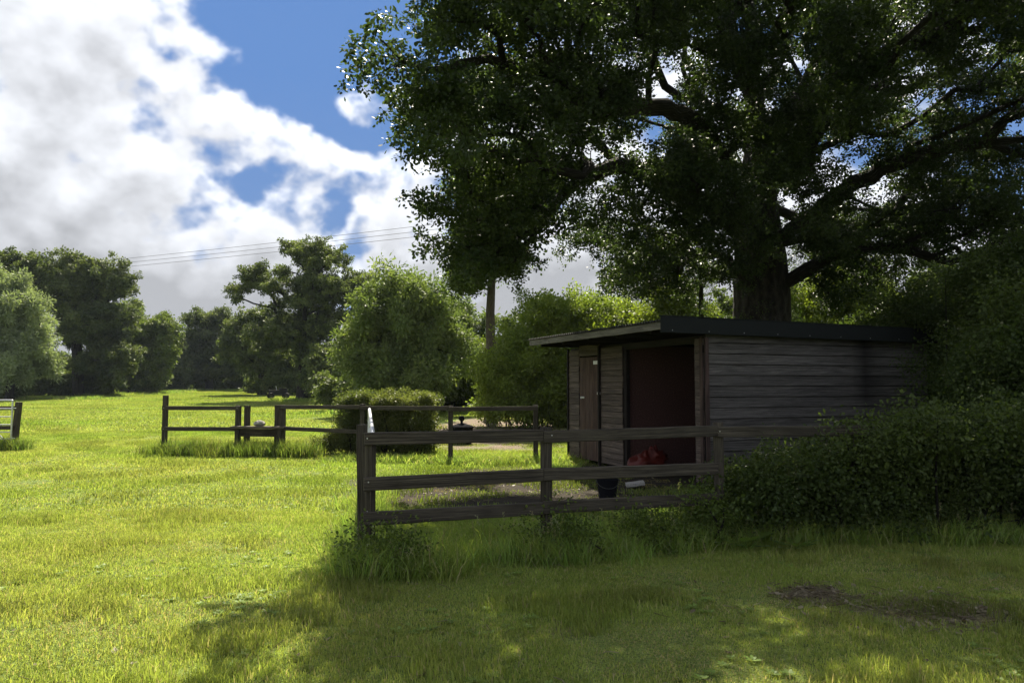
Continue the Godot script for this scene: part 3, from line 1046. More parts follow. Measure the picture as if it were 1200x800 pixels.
func make_fences() -> void:
	var r := RandomNumberGenerator.new()
	r.seed = 91
	# front fence: three rails, from the corner post to the hedge
	var o := thing("front_fence", "weathered three-rail timber fence nearest the camera, in front of the shelter", "fence", Vector3(-1.27, 0, -6.55))
	var posts := [Vector3(0, 0, 0), Vector3(1.60, 0, -0.55), Vector3(3.43, 0, -1.15), Vector3(4.95, 0, -1.25)]
	var tops := [1.18, 1.20, 1.22, 1.18]
	for k in 4: fence_post(o, posts[k], tops[k], 0.095 if k < 2 else 0.105, r, -0.3)
	for k in 3:
		for e in [1.125, 0.745, 0.435]:
			if k == 2 and e < 1.0: continue
			var front := Vector3(0.02, 0, 0.075)
			var slump := r.randf_range(-0.015, 0.015)
			rail(o, posts[k] + front + Vector3(-0.05, e + slump, 0), posts[k + 1] + front + Vector3(0.05 if k == 2 else -0.056, e + r.randf_range(-0.015, 0.015), 0), 0.112 if e > 1.0 else 0.118, 0.036, r, r.randf_range(0.85, 1.1))
	nails(o, [Vector3(0.0, 1.14, 0.095), Vector3(0.015, 0.76, 0.095), Vector3(0.0, 0.5, 0.05), Vector3(1.65, 1.13, -0.455), Vector3(3.42, 1.13, -1.06)])
	# side fence post and galvanised gate, seen nearly along its length
	var gp := thing("gate_post", "dark timber gate post right behind the corner of the front fence", "post", Vector3(-1.37, 0, -6.86))
	fence_post(gp, Vector3.ZERO, 1.24, 0.10, r, 0.2, Vector2(-0.03, 0.0), "post")
	gate("field_gate", "galvanised tubular gate seen nearly edge on beside the corner post", Vector3(-1.33, 0, -7.02), Vector3(-2.09, 0, -10.75), 1.16, 7, true)
	# rear fence, left run
	var l := thing("rear_fence", "short two-rail timber fence between the tall end post and the stile", "fence", Vector3(-8.07, land(-8.07, -17.09), -17.09), 0.0, "two-rail fences at the back of the paddock")
	fence_post(l, Vector3.ZERO, 1.37, 0.10, r)
	fence_post(l, Vector3(1.70, 0, 0), 1.13, 0.11, r)
	for y in [1.08, 0.60]: rail(l, Vector3(-0.04, y, 0.068), Vector3(1.76, y - 0.005, 0.074), 0.095, 0.036, r)
	nails(l, [Vector3(0, 1.08, 0.086), Vector3(0, 0.6, 0.086), Vector3(1.7, 1.08, 0.092)])
	# stile
	var s := thing("stile", "low timber stile with a step board between two pairs of posts", "stile", Vector3(-6.2, land(-6.2, -17.15), -17.15))
	fence_post(s, Vector3(0.02, 0, 0), 1.12, 0.115, r)
	fence_post(s, Vector3(0.73, 0, 0), 1.13, 0.12, r)
	for e in [["step_board", Vector3(-0.25, 0.63, 0.22), Vector3(0.98, 0.62, 0.22), 0.24, 0.05], ["kick_board", Vector3(-0.2, 0.5, 0.11), Vector3(0.95, 0.49, 0.11), 0.03, 0.18]]:
		var g := Geo.new()
		g.beam(e[1], e[2], UP, e[3], e[4], r, 6, 0.001, 1.5 if e[0] == "step_board" else 0.8)
		part(e[0], g, M.old_plank, s)
	for x in [-0.12, 0.86]:
		fence_post(s, Vector3(x, 0, 0.24), 0.6, 0.09, r, 0.0, Vector2.ZERO, "leg")
	var st := Geo.new()
	lump(st, Vector3(0.0, 0.06, 0), Vector3(0.125, 0.07, 0.10), 51, 0.25)
	var sto := part("stone_block", st, M.stone, self)
	sto.position = Vector3(-5.82, land(-6.2, -17.15) + 0.655, -16.93)
	tag(sto, "rounded pale stone lying on the step of the stile", "stone")
	# rear fence, right run, through the clipped hedge
	var m := thing("rear_fence", "long two-rail timber fence running behind the clipped hedge towards the shelter", "fence", Vector3(-5.3, land(-5.3, -17.0), -17.0), 0.0, "two-rail fences at the back of the paddock")
	var ps := [Vector3(0, 0, 0.02), Vector3(1.98, 0, 0.68), Vector3(4.0, 0, 1.44), Vector3(5.80, 0, 1.45)]
	for k in 4: fence_post(m, ps[k], [1.15, 1.19, 1.17, 1.19][k], [0.115, 0.10, 0.095, 0.10][k], r)
	for k in 3:
		rail(m, ps[k] + Vector3(-0.04, 1.10, 0.07), ps[k + 1] + Vector3(-0.046 if k < 2 else 0.05, 1.12, 0.07), 0.09, 0.036, r)
		rail(m, ps[k] + Vector3(-0.04, 0.62 if k < 1 else 0.50, 0.07), ps[k + 1] + Vector3(-0.046 if k < 2 else 0.05, 0.58 if k < 1 else 0.48, 0.07), 0.09, 0.036, r)
	# left gate and fence at the edge of the field
	var e := thing("field_fence", "leaning timber post with two rails at the left edge of the field", "fence", Vector3(-12.6, land(-12.6, -18.6), -18.6))
	fence_post(e, Vector3.ZERO, 1.20, 0.12, r, 0.0, Vector2(0.10, 0.0))
	fence_post(e, Vector3(-1.9, 0, 0.1), 1.2, 0.11, r)
	for y in [1.05, 0.56]: rail(e, Vector3(0.05, y, 0.08), Vector3(-2.0, y - 0.01, 0.18), 0.10, 0.036, r)
	gate("field_gate", "galvanised tubular gate standing against the leaning post at the left edge", Vector3(-12.56, land(-12.6, -18.6), -18.45), Vector3(-15.6, land(-12.6, -18.6), -18.1), 1.25, 6, false)

func gate(called: String, label: String, a: Vector3, b: Vector3, high: float, bars: int, cranked: bool) -> void:
	var o := thing(called, label, "gate", a, 0.0, "galvanised field gates")
	var e := b - a
	var frame := Geo.new()
	var c := Color.WHITE
	var low := 0.14
	var rise := 0.10 if cranked else 0.0
	var p := []
	# outer frame, its top corners bent in an even curve
	var bend := 0.14 if cranked else 0.02
	for k in 9:
		var t := k / 8.0 * PI / 2
		p.append(Vector3(0, high - bend + bend * sin(t), 0) + e.normalized() * bend * (1.0 - cos(t)))
	p.push_front(Vector3(0, low, 0))
	for k in 9:
		var t := PI / 2 - k / 8.0 * PI / 2
		p.append(e + Vector3(0, high + rise - 0.14 + 0.14 * sin(t), 0) - e.normalized() * 0.14 * (1.0 - cos(t)))
	p.append(e + UP * low)
	p.append(Vector3(0, low, 0))
	var rr := []
	for k in p.size(): rr.append(0.021)
	frame.tube(p, rr, 10, c)
	part("frame", frame, M.zinc, o)
	for k in range(1, bars):
		var f := pow(float(k) / bars, 1.15)
		var g := Geo.new()
		g.tube([Vector3(0, low + (high - low) * f, 0), e + Vector3(0, low + (high + rise - low) * f, 0)], [0.014, 0.014], 8, c)
		part("bar", g, M.zinc, o)
	for k in [0.33, 0.66]:
		var g := Geo.new()
		g.tube([e * k + UP * low, e * k + UP * (high + rise * k)], [0.014, 0.014], 8, c)
		part("upright", g, M.zinc, o)
	var br := Geo.new()
	br.tube([UP * low + e * 0.02, e * 0.33 + UP * high], [0.013, 0.013], 8, c)
	part("brace", br, M.zinc, o)
	for y in [0.3, high - 0.2]:
		var lug := Geo.new()
		lug.tube([Vector3(0, y, 0), Vector3(0, y, 0) - e.normalized() * 0.09], [0.012, 0.012], 6, c)
		part("hinge", lug, M.zinc, o)

func lump(g: Geo, c: Vector3, s: Vector3, seed_: int, rough: float, folds := 0.0) -> void:
	var f := FastNoiseLite.new()
	f.seed = seed_; f.frequency = 0.9
	var rows := 14
	var cols := 22
	var first := g.v.size()
	var at := func(i: int, j: int) -> Vector3:
		var a := PI * i / rows
		var b := TAU * j / cols
		var d := Vector3(sin(a) * cos(b), cos(a), sin(a) * sin(b))
		var k := 1.0 + rough * f.get_noise_3dv(d * 1.4) * 1.6 + folds * absf(f.get_noise_3dv(d * 4.5))
		var p := d * k
		p.y = maxf(p.y, -0.85)
		return c + p * s
	for i in rows + 1:
		for j in cols + 1:
			var p: Vector3 = at.call(i, j % cols)
			var u: Vector3 = (at.call(clampi(i + 1, 0, rows), j % cols) as Vector3) - (at.call(clampi(i - 1, 0, rows), j % cols) as Vector3)
			var w: Vector3 = (at.call(clampi(i, 1, rows - 1), (j + 1) % cols) as Vector3) - (at.call(clampi(i, 1, rows - 1), (j + cols - 1) % cols) as Vector3)
			var nn := w.cross(u).normalized()
			if nn.dot(p - c) < 0: nn = -nn
			g.put(p, nn, Vector2(float(j) / cols, float(i) / rows), Color.WHITE)
	for i in rows:
		for j in cols:
			var q := first + i * (cols + 1) + j
			g.tri(q, q + 1, q + cols + 1)
			g.tri(q + 1, q + cols + 2, q + cols + 1)

# ------------------------------------------------------------------ small things
func make_small_things() -> void:
	var r := RandomNumberGenerator.new()
	r.seed = 17
	var w := Color.WHITE
	# black bucket by the front fence
	var bk := thing("bucket", "black rubber bucket standing in the grass behind the front fence", "bucket", Vector3(1.35, land(1.35, -10.44), -10.44))
	var g := Geo.new()
	g.lathe([Vector2(0, 0), Vector2(0.115, 0), Vector2(0.12, 0.01), Vector2(0.15, 0.27), Vector2(0.158, 0.275), Vector2(0.158, 0.29), Vector2(0.146, 0.29), Vector2(0.112, 0.03), Vector2(0, 0.025)], 28, w)
	part("body", g, M.black_plastic, bk)
	g = Geo.new()
	var hp := []
	var hr := []
	for k in 13:
		var a := PI * k / 12.0
		hp.append(Vector3(cos(a) * 0.158, 0.27 - sin(a) * 0.10, 0.16 * sin(a)))
		hr.append(0.004)
	g.tube(hp, hr, 6, w)
	part("handle", g, M.tin, bk)
	# pale flagstone
	g = Geo.new()
	g.beam(Vector3(-0.14, 0.05, 0), Vector3(0.14, 0.09, 0.02), UP, 0.26, 0.05, r, 5, 0.003)
	var sl := part("flagstone", g, M.stone, self)
	sl.position = Vector3(1.93, land(1.93, -11.6), -11.6)
	tag(sl, "flat pale slab lying on the ground before the shelter opening", "stone")
	# red heap inside the shelter
	g = Geo.new()
	lump(g, Vector3(0, 0.17, 0), Vector3(0.29, 0.19, 0.30), 61, 0.45, 0.5)
	lump(g, Vector3(0.10, 0.30, 0.05), Vector3(0.13, 0.16, 0.12), 64, 0.5, 0.6)
	var rd := part("tarpaulin", g, M.red, self)
	rd.position = Vector3(2.50, 0.0, -13.45)
	tag(rd, "crumpled red tarpaulin heaped inside the shelter opening", "tarpaulin")
	# feed bin beyond the rear fence
	var fb := thing("feed_bin", "squat black feed bin with a knob on its lid beyond the rear fence", "bin", Vector3(-1.39, land(-1.39, -20.3), -20.3))
	g = Geo.new()
	g.lathe([Vector2(0, 0), Vector2(0.27, 0), Vector2(0.31, 0.42), Vector2(0.33, 0.44), Vector2(0.33, 0.47)], 26, w)
	part("body", g, M.black_plastic, fb)
	g = Geo.new()
	g.lathe([Vector2(0.335, 0.472), Vector2(0.30, 0.50), Vector2(0.16, 0.54), Vector2(0.10, 0.56), Vector2(0, 0.565)], 26, w)
	var lid := part("lid", g, M.black_plastic, fb)
	g = Geo.new()
	g.lathe([Vector2(0.035, 0.56), Vector2(0.035, 0.62), Vector2(0.075, 0.66), Vector2(0.085, 0.71), Vector2(0.06, 0.76), Vector2(0, 0.78)], 16, w)
	part("knob", g, M.black_plastic, lid)
	# cart far out on the field
	var ct := thing("cart", "small black four-wheeled cart standing far out on the field", "cart", Vector3(-20.4, land(-20.4, -64.0), -64.0), 0.35)
	g = Geo.new()
	g.beam(Vector3(-0.78, 0.62, 0), Vector3(0.78, 0.62, 0), UP, 0.8, 0.36, r, 3)
	g.beam(Vector3(0.05, 0.88, 0), Vector3(0.72, 0.86, 0), UP, 0.6, 0.2, r, 2)
	part("body", g, M.black_paint, ct)
	for x in [-0.62, 0.62]:
		for z in [-0.46, 0.46]:
			g = Geo.new()
			g.tube([Vector3(x, 0.30, z - 0.11), Vector3(x, 0.30, z - 0.08), Vector3(x, 0.30, z + 0.08), Vector3(x, 0.30, z + 0.11)], [0.24, 0.30, 0.30, 0.24], 20, w)
			var wh := part("wheel", g, M.rubber, ct)
			g = Geo.new()
			g.tube([Vector3(x, 0.30, z - 0.12), Vector3(x, 0.30, z + 0.12)], [0.13, 0.13], 14, w)
			part("hub", g, M.tin, wh)
	g = Geo.new()
	g.tube([Vector3(-0.15, 0.8, 0), Vector3(-0.2, 1.12, 0)], [0.03, 0.03], 6, w)
	g.tube([Vector3(-0.2, 1.12, -0.3), Vector3(-0.2, 1.12, 0.3)], [0.025, 0.025], 6, w)
	part("handlebar", g, M.zinc, ct)
	# power line
	for e in [["highest of the three power line wires in the sky", 16.0], ["middle one of the three power line wires in the sky", 15.52], ["lowest of the three power line wires in the sky", 15.05]]:
		g = Geo.new()
		var pts := []
		var rr := []
		for k in 41:
			var f := k / 40.0
			pts.append(Vector3(lerpf(-85.1, 61.7, f), e[1] + 1.1 - 4.4 * f * (1.0 - f), lerpf(-104.0, -30.0, f)))
			rr.append(0.02)
		g.tube(pts, rr, 5, w)
		tag(part(numbered("power_line"), g, M.wire, self), e[0], "power line", "wires of the power line")
	# broad-leaved dock at the foot of the hedge
	for e in [[2.28, -7.35, 0.9, "broad-leaved dock plant at the foot of the low hedge by the fence post"], [2.75, -7.2, 0.6, "smaller dock plant low in the grass under the front hedge"]]:
		var dk := thing("dock_plant", e[3], "plant", Vector3(e[0], land(e[0], e[1]), e[1]))
		for k in 15:
			g = Geo.new()
			var a := TAU * k / 15.0 + r.randf_range(-0.2, 0.2)
			var d := Vector3(cos(a), r.randf_range(0.5, 1.3), sin(a)).normalized()
			var col := Color(0.10, 0.17, 0.03).lerp(Color(0.16, 0.22, 0.05), r.randf())
			g.tube([Vector3.ZERO, d * 0.10 * e[2], d * 0.16 * e[2]], [0.005, 0.004, 0.003], 4, col, false)
			leaf_into(g, d * 0.14 * e[2], (d + Vector3(cos(a), -0.2, sin(a)) * 0.5).normalized(), UP, r.randf_range(0.2, 0.34) * e[2], 0.10 * e[2], col)
			part("leaf", g, M.leaf, dk)
	# white umbel in the long grass
	var fl := thing("wild_flower", "single white flower head in the long grass under the front fence", "flower", Vector3(1.72, land(1.72, -7.9), -7.9))
	g = Geo.new()
	g.tube([Vector3.ZERO, Vector3(0.02, 0.2, 0), Vector3(0.05, 0.40, 0.02)], [0.004, 0.003, 0.002], 5, Color(0.14, 0.2, 0.05))
	part("stem", g, M.grass, fl)
	g = Geo.new()
	for k in 46:
		var o := Vector3(r.randfn(0, 0.022), 0.405 + r.randf() * 0.012, r.randfn(0.02, 0.022)) + Vector3(0.05, 0, 0)
		leaf_into(g, o, rand_dir(r), UP, 0.012, 0.010, Color(0.75, 0.75, 0.70))
	part("flower_head", g, M.petal, fl)

# ------------------------------------------------------------------ planting
func make_oak() -> void:
	var r := RandomNumberGenerator.new()
	r.seed = 404
	var at := Vector3(6.4, 0, -18.7)
	var o := thing("oak_tree", "huge dark oak spreading over the shelter, with a thick trunk behind the roof", "tree", at)
	var trunk := [[Vector3(0, -0.3, 0), 1.4], [Vector3(0.03, 0.25, 0), 1.08], [Vector3(0.0, 1.2, 0.05), 0.82], [Vector3(-0.05, 2.6, 0.1), 0.72], [Vector3(-0.05, 3.8, 0.2), 0.70], [Vector3(-0.1, 4.8, 0.3), 0.64], [Vector3(-0.2, 6.2, 0.4), 0.5], [Vector3(0.0, 8.0, 0.3), 0.38]]
	var w := func(x: float, y: float, z: float) -> Vector3: return Vector3(x, y, z) - at
	var limbs := [
		[5, w.call(4.6, 6.6, -15.8), w.call(3.2, 7.0, -14.2), w.call(1.6, 6.4, -12.6), w.call(0.2, 6.5, -11.2), w.call(-1.2, 6.0, -10.0)],
		[5, w.call(4.3, 5.7, -16.2), w.call(2.7, 5.9, -14.4), w.call(1.2, 5.4, -13.4), w.call(0.45, 4.4, -13.1), w.call(0.0, 3.7, -13.0)],
		[4, w.call(4.9, 4.7, -17.2), w.call(3.6, 4.4, -16.6), w.call(2.3, 4.1, -16.0)],
		[6, w.call(5.2, 8.4, -15.5), w.call(4.0, 9.2, -12.8), w.call(3.0, 8.7, -10.8)],
		[6, w.call(7.2, 8.2, -15.5), w.call(8.2, 8.3, -12.8), w.call(8.8, 7.8, -11.0)],
		[5, w.call(7.9, 6.2, -17.3), w.call(9.6, 6.9, -16.2), w.call(11.4, 6.9, -15.2), w.call(13.5, 7.4, -14.6)],
		[4, w.call(7.5, 4.6, -17.6), w.call(8.6, 4.75, -16.6), w.call(9.6, 4.3, -15.9), w.call(10.6, 4.7, -15.2), w.call(12.2, 5.2, -14.6)],
		[5, w.call(8.3, 5.4, -18.2), w.call(10.2, 5.6, -18.0), w.call(12.6, 5.4, -18.2)],
		[7, w.call(6.0, 11.0, -19.5), w.call(6.5, 13.5, -20.5)],
		[7, w.call(9.0, 10.0, -20.0), w.call(11.5, 11.0, -21.0)],
		[7, w.call(3.5, 10.0, -19.5), w.call(1.5, 10.5, -19.5)],
	]
	var blobs := [
		[w.call(0.6, 6.6, -11.3), Vector3(2.5, 2.4, 2.6), 1.15],
		[w.call(-0.95, 6.0, -10.1), Vector3(1.1, 1.9, 1.2), 1.7],
		[w.call(-0.6, 7.5, -10.6), Vector3(1.5, 1.5, 1.4), 1.6],
		[w.call(-0.85, 4.8, -12.0), Vector3(1.1, 1.15, 1.3), 1.5],
		[w.call(-0.75, 3.95, -12.6), Vector3(0.8, 0.65, 0.8), 1.2],
		[w.call(8.6, 5.5, -16.6), Vector3(2.1, 0.75, 1.2), 1.5],
		[w.call(8.2, 6.7, -17.0), Vector3(1.8, 0.9, 1.0), 1.3],
		[w.call(0.1, 4.2, -13.1), Vector3(0.9, 0.7, 0.9), 1.1],
		[w.call(3.2, 8.0, -12.4), Vector3(2.9, 2.7, 2.8), 0.8],
		[w.call(2.9, 5.5, -14.4), Vector3(2.1, 1.3, 1.8), 1.9],
		[w.call(3.6, 4.9, -15.2), Vector3(1.7, 0.8, 1.3), 1.5],
		[w.call(3.3, 4.15, -16.4), Vector3(2.4, 0.65, 1.7), 1.8],
		[w.call(6.2, 5.2, -15.6), Vector3(2.4, 0.8, 1.1), 1.2],
		[w.call(4.6, 4.9, -15.8), Vector3(1.8, 0.7, 1.4), 1.3],
		[w.call(6.2, 8.5, -14.6), Vector3(3.2, 3.0, 2.6), 0.75],
		[w.call(6.2, 6.2, -15.8), Vector3(2.6, 1.3, 1.6), 0.9],
		[w.call(8.4, 8.6, -12.2), Vector3(3.6, 2.6, 2.8), 0.8],
		[w.call(7.2, 8.8, -9.6), Vector3(2.6, 1.6, 1.8), 0.6],
		[w.call(11.3, 8.0, -14.6), Vector3(3.2, 2.8, 2.8), 0.85],
		[w.call(9.6, 5.1, -15.8), Vector3(2.6, 0.9, 1.9), 1.6],
		[w.call(8.8, 4.1, -17.6), Vector3(1.8, 0.8, 1.6), 1.5],
		[w.call(12.0, 4.2, -15.6), Vector3(2.4, 0.8, 1.9), 1.5],
		[w.call(10.5, 6.6, -17.0), Vector3(2.8, 1.1, 2.0), 1.3],
		[w.call(9.6, 5.5, -20.6), Vector3(3.6, 1.5, 1.6), 1.3],
		[w.call(3.6, 5.2, -20.4), Vector3(2.6, 1.4, 1.6), 1.3],
		[w.call(7.6, 4.6, -16.4), Vector3(1.3, 0.6, 1.0), 1.4],
		[w.call(0.1, 7.6, -16.6), Vector3(2.2, 1.6, 2.0), 0.9],
		[w.call(-1.2, 5.6, -9.9), Vector3(0.7, 1.2, 0.9), 1.6],
		[w.call(12.2, 5.5, -15.4), Vector3(2.4, 1.1, 2.2), 0.9],
		[w.call(6.5, 12.8, -17.5), Vector3(6.0, 3.0, 5.0), 0.4],
		[w.call(2.4, 9.8, -16.0), Vector3(2.6, 2.2, 3.0), 0.6],
		[w.call(11.5, 9.5, -19.0), Vector3(3.2, 2.6, 3.2), 0.5],
		[w.call(6.5, 8.6, -21.0), Vector3(4.6, 2.6, 2.6), 0.5],
	]
	var pts := in_blobs(blobs, r, 0.40, 0.72, 0.30, 0.03)
	grow(o, trunk, limbs, pts.duplicate(), r, M.bark, 0.009, 0.40, true)
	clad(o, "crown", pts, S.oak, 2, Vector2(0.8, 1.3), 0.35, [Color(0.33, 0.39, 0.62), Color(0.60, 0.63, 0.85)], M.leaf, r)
	# ivy on the trunk
	var ivy := []
	for k in 420:
		var a := r.randf() * TAU
		var y := r.randf_range(0.3, 5.0)
		if patchy.get_noise_2d(cos(a) * 30.0 + y * 9.0, sin(a) * 30.0) > 0.0: continue
		ivy.append(Vector3(cos(a) * 0.78, y, sin(a) * 0.78))
	clad(o, "ivy", ivy, S.hedge, 1, Vector2(0.5, 0.9), 0.08, [Color(0.6, 0.7, 0.7), Color(0.8, 0.9, 0.9)], M.leaf, r)

func make_trees() -> void:
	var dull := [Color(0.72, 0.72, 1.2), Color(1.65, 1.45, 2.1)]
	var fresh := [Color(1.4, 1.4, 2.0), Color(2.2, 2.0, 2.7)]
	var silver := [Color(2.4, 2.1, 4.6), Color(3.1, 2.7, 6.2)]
	var V := func(x: float, y: float, z: float) -> Vector3: return Vector3(x, y, z)
	# right-hand row of the field, near to far
	var ivy_tree := func() -> void:
		var r := RandomNumberGenerator.new()
		r.seed = 71
		var o := thing("ash_tree", "slim tree with a bare trunk between the clipped hedge and the shelter", "tree", Vector3(-0.93, 0.05, -31.0))
		var blobs := [[Vector3(0.05, 7.4, 0), Vector3(1.6, 2.1, 1.5)], [Vector3(-0.9, 6.0, 0.2), Vector3(1.0, 1.0, 1.0)], [Vector3(0.9, 10.0, 0.2), Vector3(2.3, 2.0, 2.0)]]
		var pts := in_blobs(blobs, r, 0.32, 0.6, 0.5)
		grow(o, [[Vector3(0, -0.2, 0), 0.32], [Vector3(0.02, 0.4, 0), 0.25], [Vector3(0.06, 2.4, 0), 0.215], [Vector3(0.0, 4.6, 0), 0.19], [Vector3(0.12, 7.2, 0), 0.14]], [], pts.duplicate(), r, M.pale_bark, 0.009, 0.3)
		clad(o, "crown", pts, S.bush, 3, Vector2(0.8, 1.3), 0.4, [Color(0.8, 0.9, 0.8), Color(1.1, 1.1, 1.0)], M.leaf, r)
	ivy_tree.call()
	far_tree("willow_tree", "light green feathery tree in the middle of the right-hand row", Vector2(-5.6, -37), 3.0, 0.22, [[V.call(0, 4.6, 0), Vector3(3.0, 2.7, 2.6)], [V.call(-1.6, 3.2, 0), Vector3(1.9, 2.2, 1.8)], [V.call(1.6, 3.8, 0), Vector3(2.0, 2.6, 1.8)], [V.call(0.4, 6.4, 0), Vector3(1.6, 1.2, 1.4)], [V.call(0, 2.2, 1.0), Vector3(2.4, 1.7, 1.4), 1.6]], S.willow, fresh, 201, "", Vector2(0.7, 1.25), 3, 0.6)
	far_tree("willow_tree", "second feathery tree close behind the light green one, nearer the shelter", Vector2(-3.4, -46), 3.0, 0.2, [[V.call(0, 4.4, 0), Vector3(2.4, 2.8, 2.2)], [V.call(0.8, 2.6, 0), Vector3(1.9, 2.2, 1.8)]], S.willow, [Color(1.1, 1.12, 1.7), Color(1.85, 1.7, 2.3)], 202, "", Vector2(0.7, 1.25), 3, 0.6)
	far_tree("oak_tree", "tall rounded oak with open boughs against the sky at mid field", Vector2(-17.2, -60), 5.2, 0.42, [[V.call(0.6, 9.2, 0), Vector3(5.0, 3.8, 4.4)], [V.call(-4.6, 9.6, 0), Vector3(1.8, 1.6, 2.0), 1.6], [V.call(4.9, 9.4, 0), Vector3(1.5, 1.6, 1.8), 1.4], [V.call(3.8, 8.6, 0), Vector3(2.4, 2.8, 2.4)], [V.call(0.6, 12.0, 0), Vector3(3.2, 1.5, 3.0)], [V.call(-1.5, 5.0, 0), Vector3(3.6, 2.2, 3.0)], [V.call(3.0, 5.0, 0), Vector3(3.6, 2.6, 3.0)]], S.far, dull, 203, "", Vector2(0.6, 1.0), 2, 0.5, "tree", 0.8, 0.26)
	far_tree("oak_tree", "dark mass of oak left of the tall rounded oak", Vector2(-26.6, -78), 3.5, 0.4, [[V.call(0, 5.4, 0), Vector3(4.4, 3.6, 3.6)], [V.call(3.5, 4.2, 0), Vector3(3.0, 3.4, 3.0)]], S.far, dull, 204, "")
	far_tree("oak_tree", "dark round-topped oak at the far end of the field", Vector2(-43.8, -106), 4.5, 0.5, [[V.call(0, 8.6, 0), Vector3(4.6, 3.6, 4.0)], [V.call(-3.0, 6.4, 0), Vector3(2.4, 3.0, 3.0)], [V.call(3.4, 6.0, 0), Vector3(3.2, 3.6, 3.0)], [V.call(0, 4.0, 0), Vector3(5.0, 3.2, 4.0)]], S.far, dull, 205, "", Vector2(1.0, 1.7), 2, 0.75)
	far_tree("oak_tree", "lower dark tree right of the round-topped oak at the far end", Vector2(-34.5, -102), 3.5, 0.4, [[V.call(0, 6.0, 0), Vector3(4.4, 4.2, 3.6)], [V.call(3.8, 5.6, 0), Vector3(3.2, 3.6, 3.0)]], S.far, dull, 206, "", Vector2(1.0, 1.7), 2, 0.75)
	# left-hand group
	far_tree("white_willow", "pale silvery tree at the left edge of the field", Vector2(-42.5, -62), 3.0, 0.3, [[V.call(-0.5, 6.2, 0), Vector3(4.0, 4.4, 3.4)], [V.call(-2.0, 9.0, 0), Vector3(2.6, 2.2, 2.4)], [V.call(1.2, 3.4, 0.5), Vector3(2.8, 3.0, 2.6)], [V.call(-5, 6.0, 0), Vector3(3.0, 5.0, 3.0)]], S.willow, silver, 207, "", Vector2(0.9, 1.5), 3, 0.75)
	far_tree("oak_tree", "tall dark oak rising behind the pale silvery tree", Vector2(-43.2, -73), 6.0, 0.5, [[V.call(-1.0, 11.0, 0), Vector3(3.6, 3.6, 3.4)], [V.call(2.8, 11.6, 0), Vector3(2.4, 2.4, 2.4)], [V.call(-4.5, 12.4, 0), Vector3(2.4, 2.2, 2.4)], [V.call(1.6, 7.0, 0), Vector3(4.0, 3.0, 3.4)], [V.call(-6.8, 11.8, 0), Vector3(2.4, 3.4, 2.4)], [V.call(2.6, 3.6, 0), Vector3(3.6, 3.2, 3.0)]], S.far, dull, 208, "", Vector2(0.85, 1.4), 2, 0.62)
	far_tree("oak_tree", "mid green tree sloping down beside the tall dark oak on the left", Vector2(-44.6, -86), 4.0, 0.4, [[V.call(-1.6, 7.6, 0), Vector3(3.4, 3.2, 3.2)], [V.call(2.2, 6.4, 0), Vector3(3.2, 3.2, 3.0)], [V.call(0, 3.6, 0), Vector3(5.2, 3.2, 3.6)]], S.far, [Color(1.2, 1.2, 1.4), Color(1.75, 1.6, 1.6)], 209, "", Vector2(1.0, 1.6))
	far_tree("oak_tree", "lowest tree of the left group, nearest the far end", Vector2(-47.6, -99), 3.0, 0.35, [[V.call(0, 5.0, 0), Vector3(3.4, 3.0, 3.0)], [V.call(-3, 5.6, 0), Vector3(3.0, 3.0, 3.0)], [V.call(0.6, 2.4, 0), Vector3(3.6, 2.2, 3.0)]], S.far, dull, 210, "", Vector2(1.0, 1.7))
	# hedge bottoms that close the field
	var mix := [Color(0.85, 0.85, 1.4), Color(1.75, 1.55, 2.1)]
	for e in [[-50, -64, 8.0, 3.4, "overgrown hedge at the foot of the silvery tree"], [-45.5, -75, 5.0, 3.6, "overgrown hedge under the tall dark oak on the left"], [-47, -88, 5.6, 3.6, "overgrown hedge under the sloping trees of the left group"], [-51, -105, 6.0, 3.6, "overgrown hedge in the far left corner of the field"], [-42, -112, 7.0, 4.0, "overgrown hedge under the round-topped oak at the far end"], [-31, -106, 6.0, 4.0, "overgrown hedge at the far end, under the lower dark tree"], [-26, -86, 5.0, 3.8, "overgrown hedge along the far right of the field"], [-22.0, -77, 5.0, 3.4, "overgrown hedge behind the cart"]]:
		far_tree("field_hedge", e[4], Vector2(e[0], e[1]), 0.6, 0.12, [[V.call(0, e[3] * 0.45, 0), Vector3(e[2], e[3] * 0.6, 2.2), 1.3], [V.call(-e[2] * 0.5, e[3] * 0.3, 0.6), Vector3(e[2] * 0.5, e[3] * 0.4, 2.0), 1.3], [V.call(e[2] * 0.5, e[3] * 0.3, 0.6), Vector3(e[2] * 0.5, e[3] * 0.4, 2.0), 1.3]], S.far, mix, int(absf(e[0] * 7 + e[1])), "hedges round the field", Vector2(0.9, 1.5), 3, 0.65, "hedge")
	# row of bushes that leads from the cart to the shelter
	for e in [[-14.2, -61, 4.0, 4.2, "bushes under the tall rounded oak"], [-11.2, -52, 3.6, 4.6, "dark bushes left of the light green tree"], [-8.4, -42.5, 3.2, 3.0, "dark bushes under the light green tree"], [-5.8, -40.5, 2.8, 3.2, "low dark bushes right at the foot of the light green tree"], [-4.4, -48.0, 2.6, 3.6, "dark bushes right of the light green tree's foot"]]:
		far_tree("hawthorn_bush", e[4], Vector2(e[0], e[1]), 0.6, 0.1, [[V.call(0, e[3] * 0.45, 0), Vector3(e[2], e[3] * 0.58, 2.0), 1.3]], S.far, mix, int(absf(e[0] * 11 + e[1])), "bushes along the right side of the field", Vector2(0.7, 1.2), 3, 0.55, "bush")
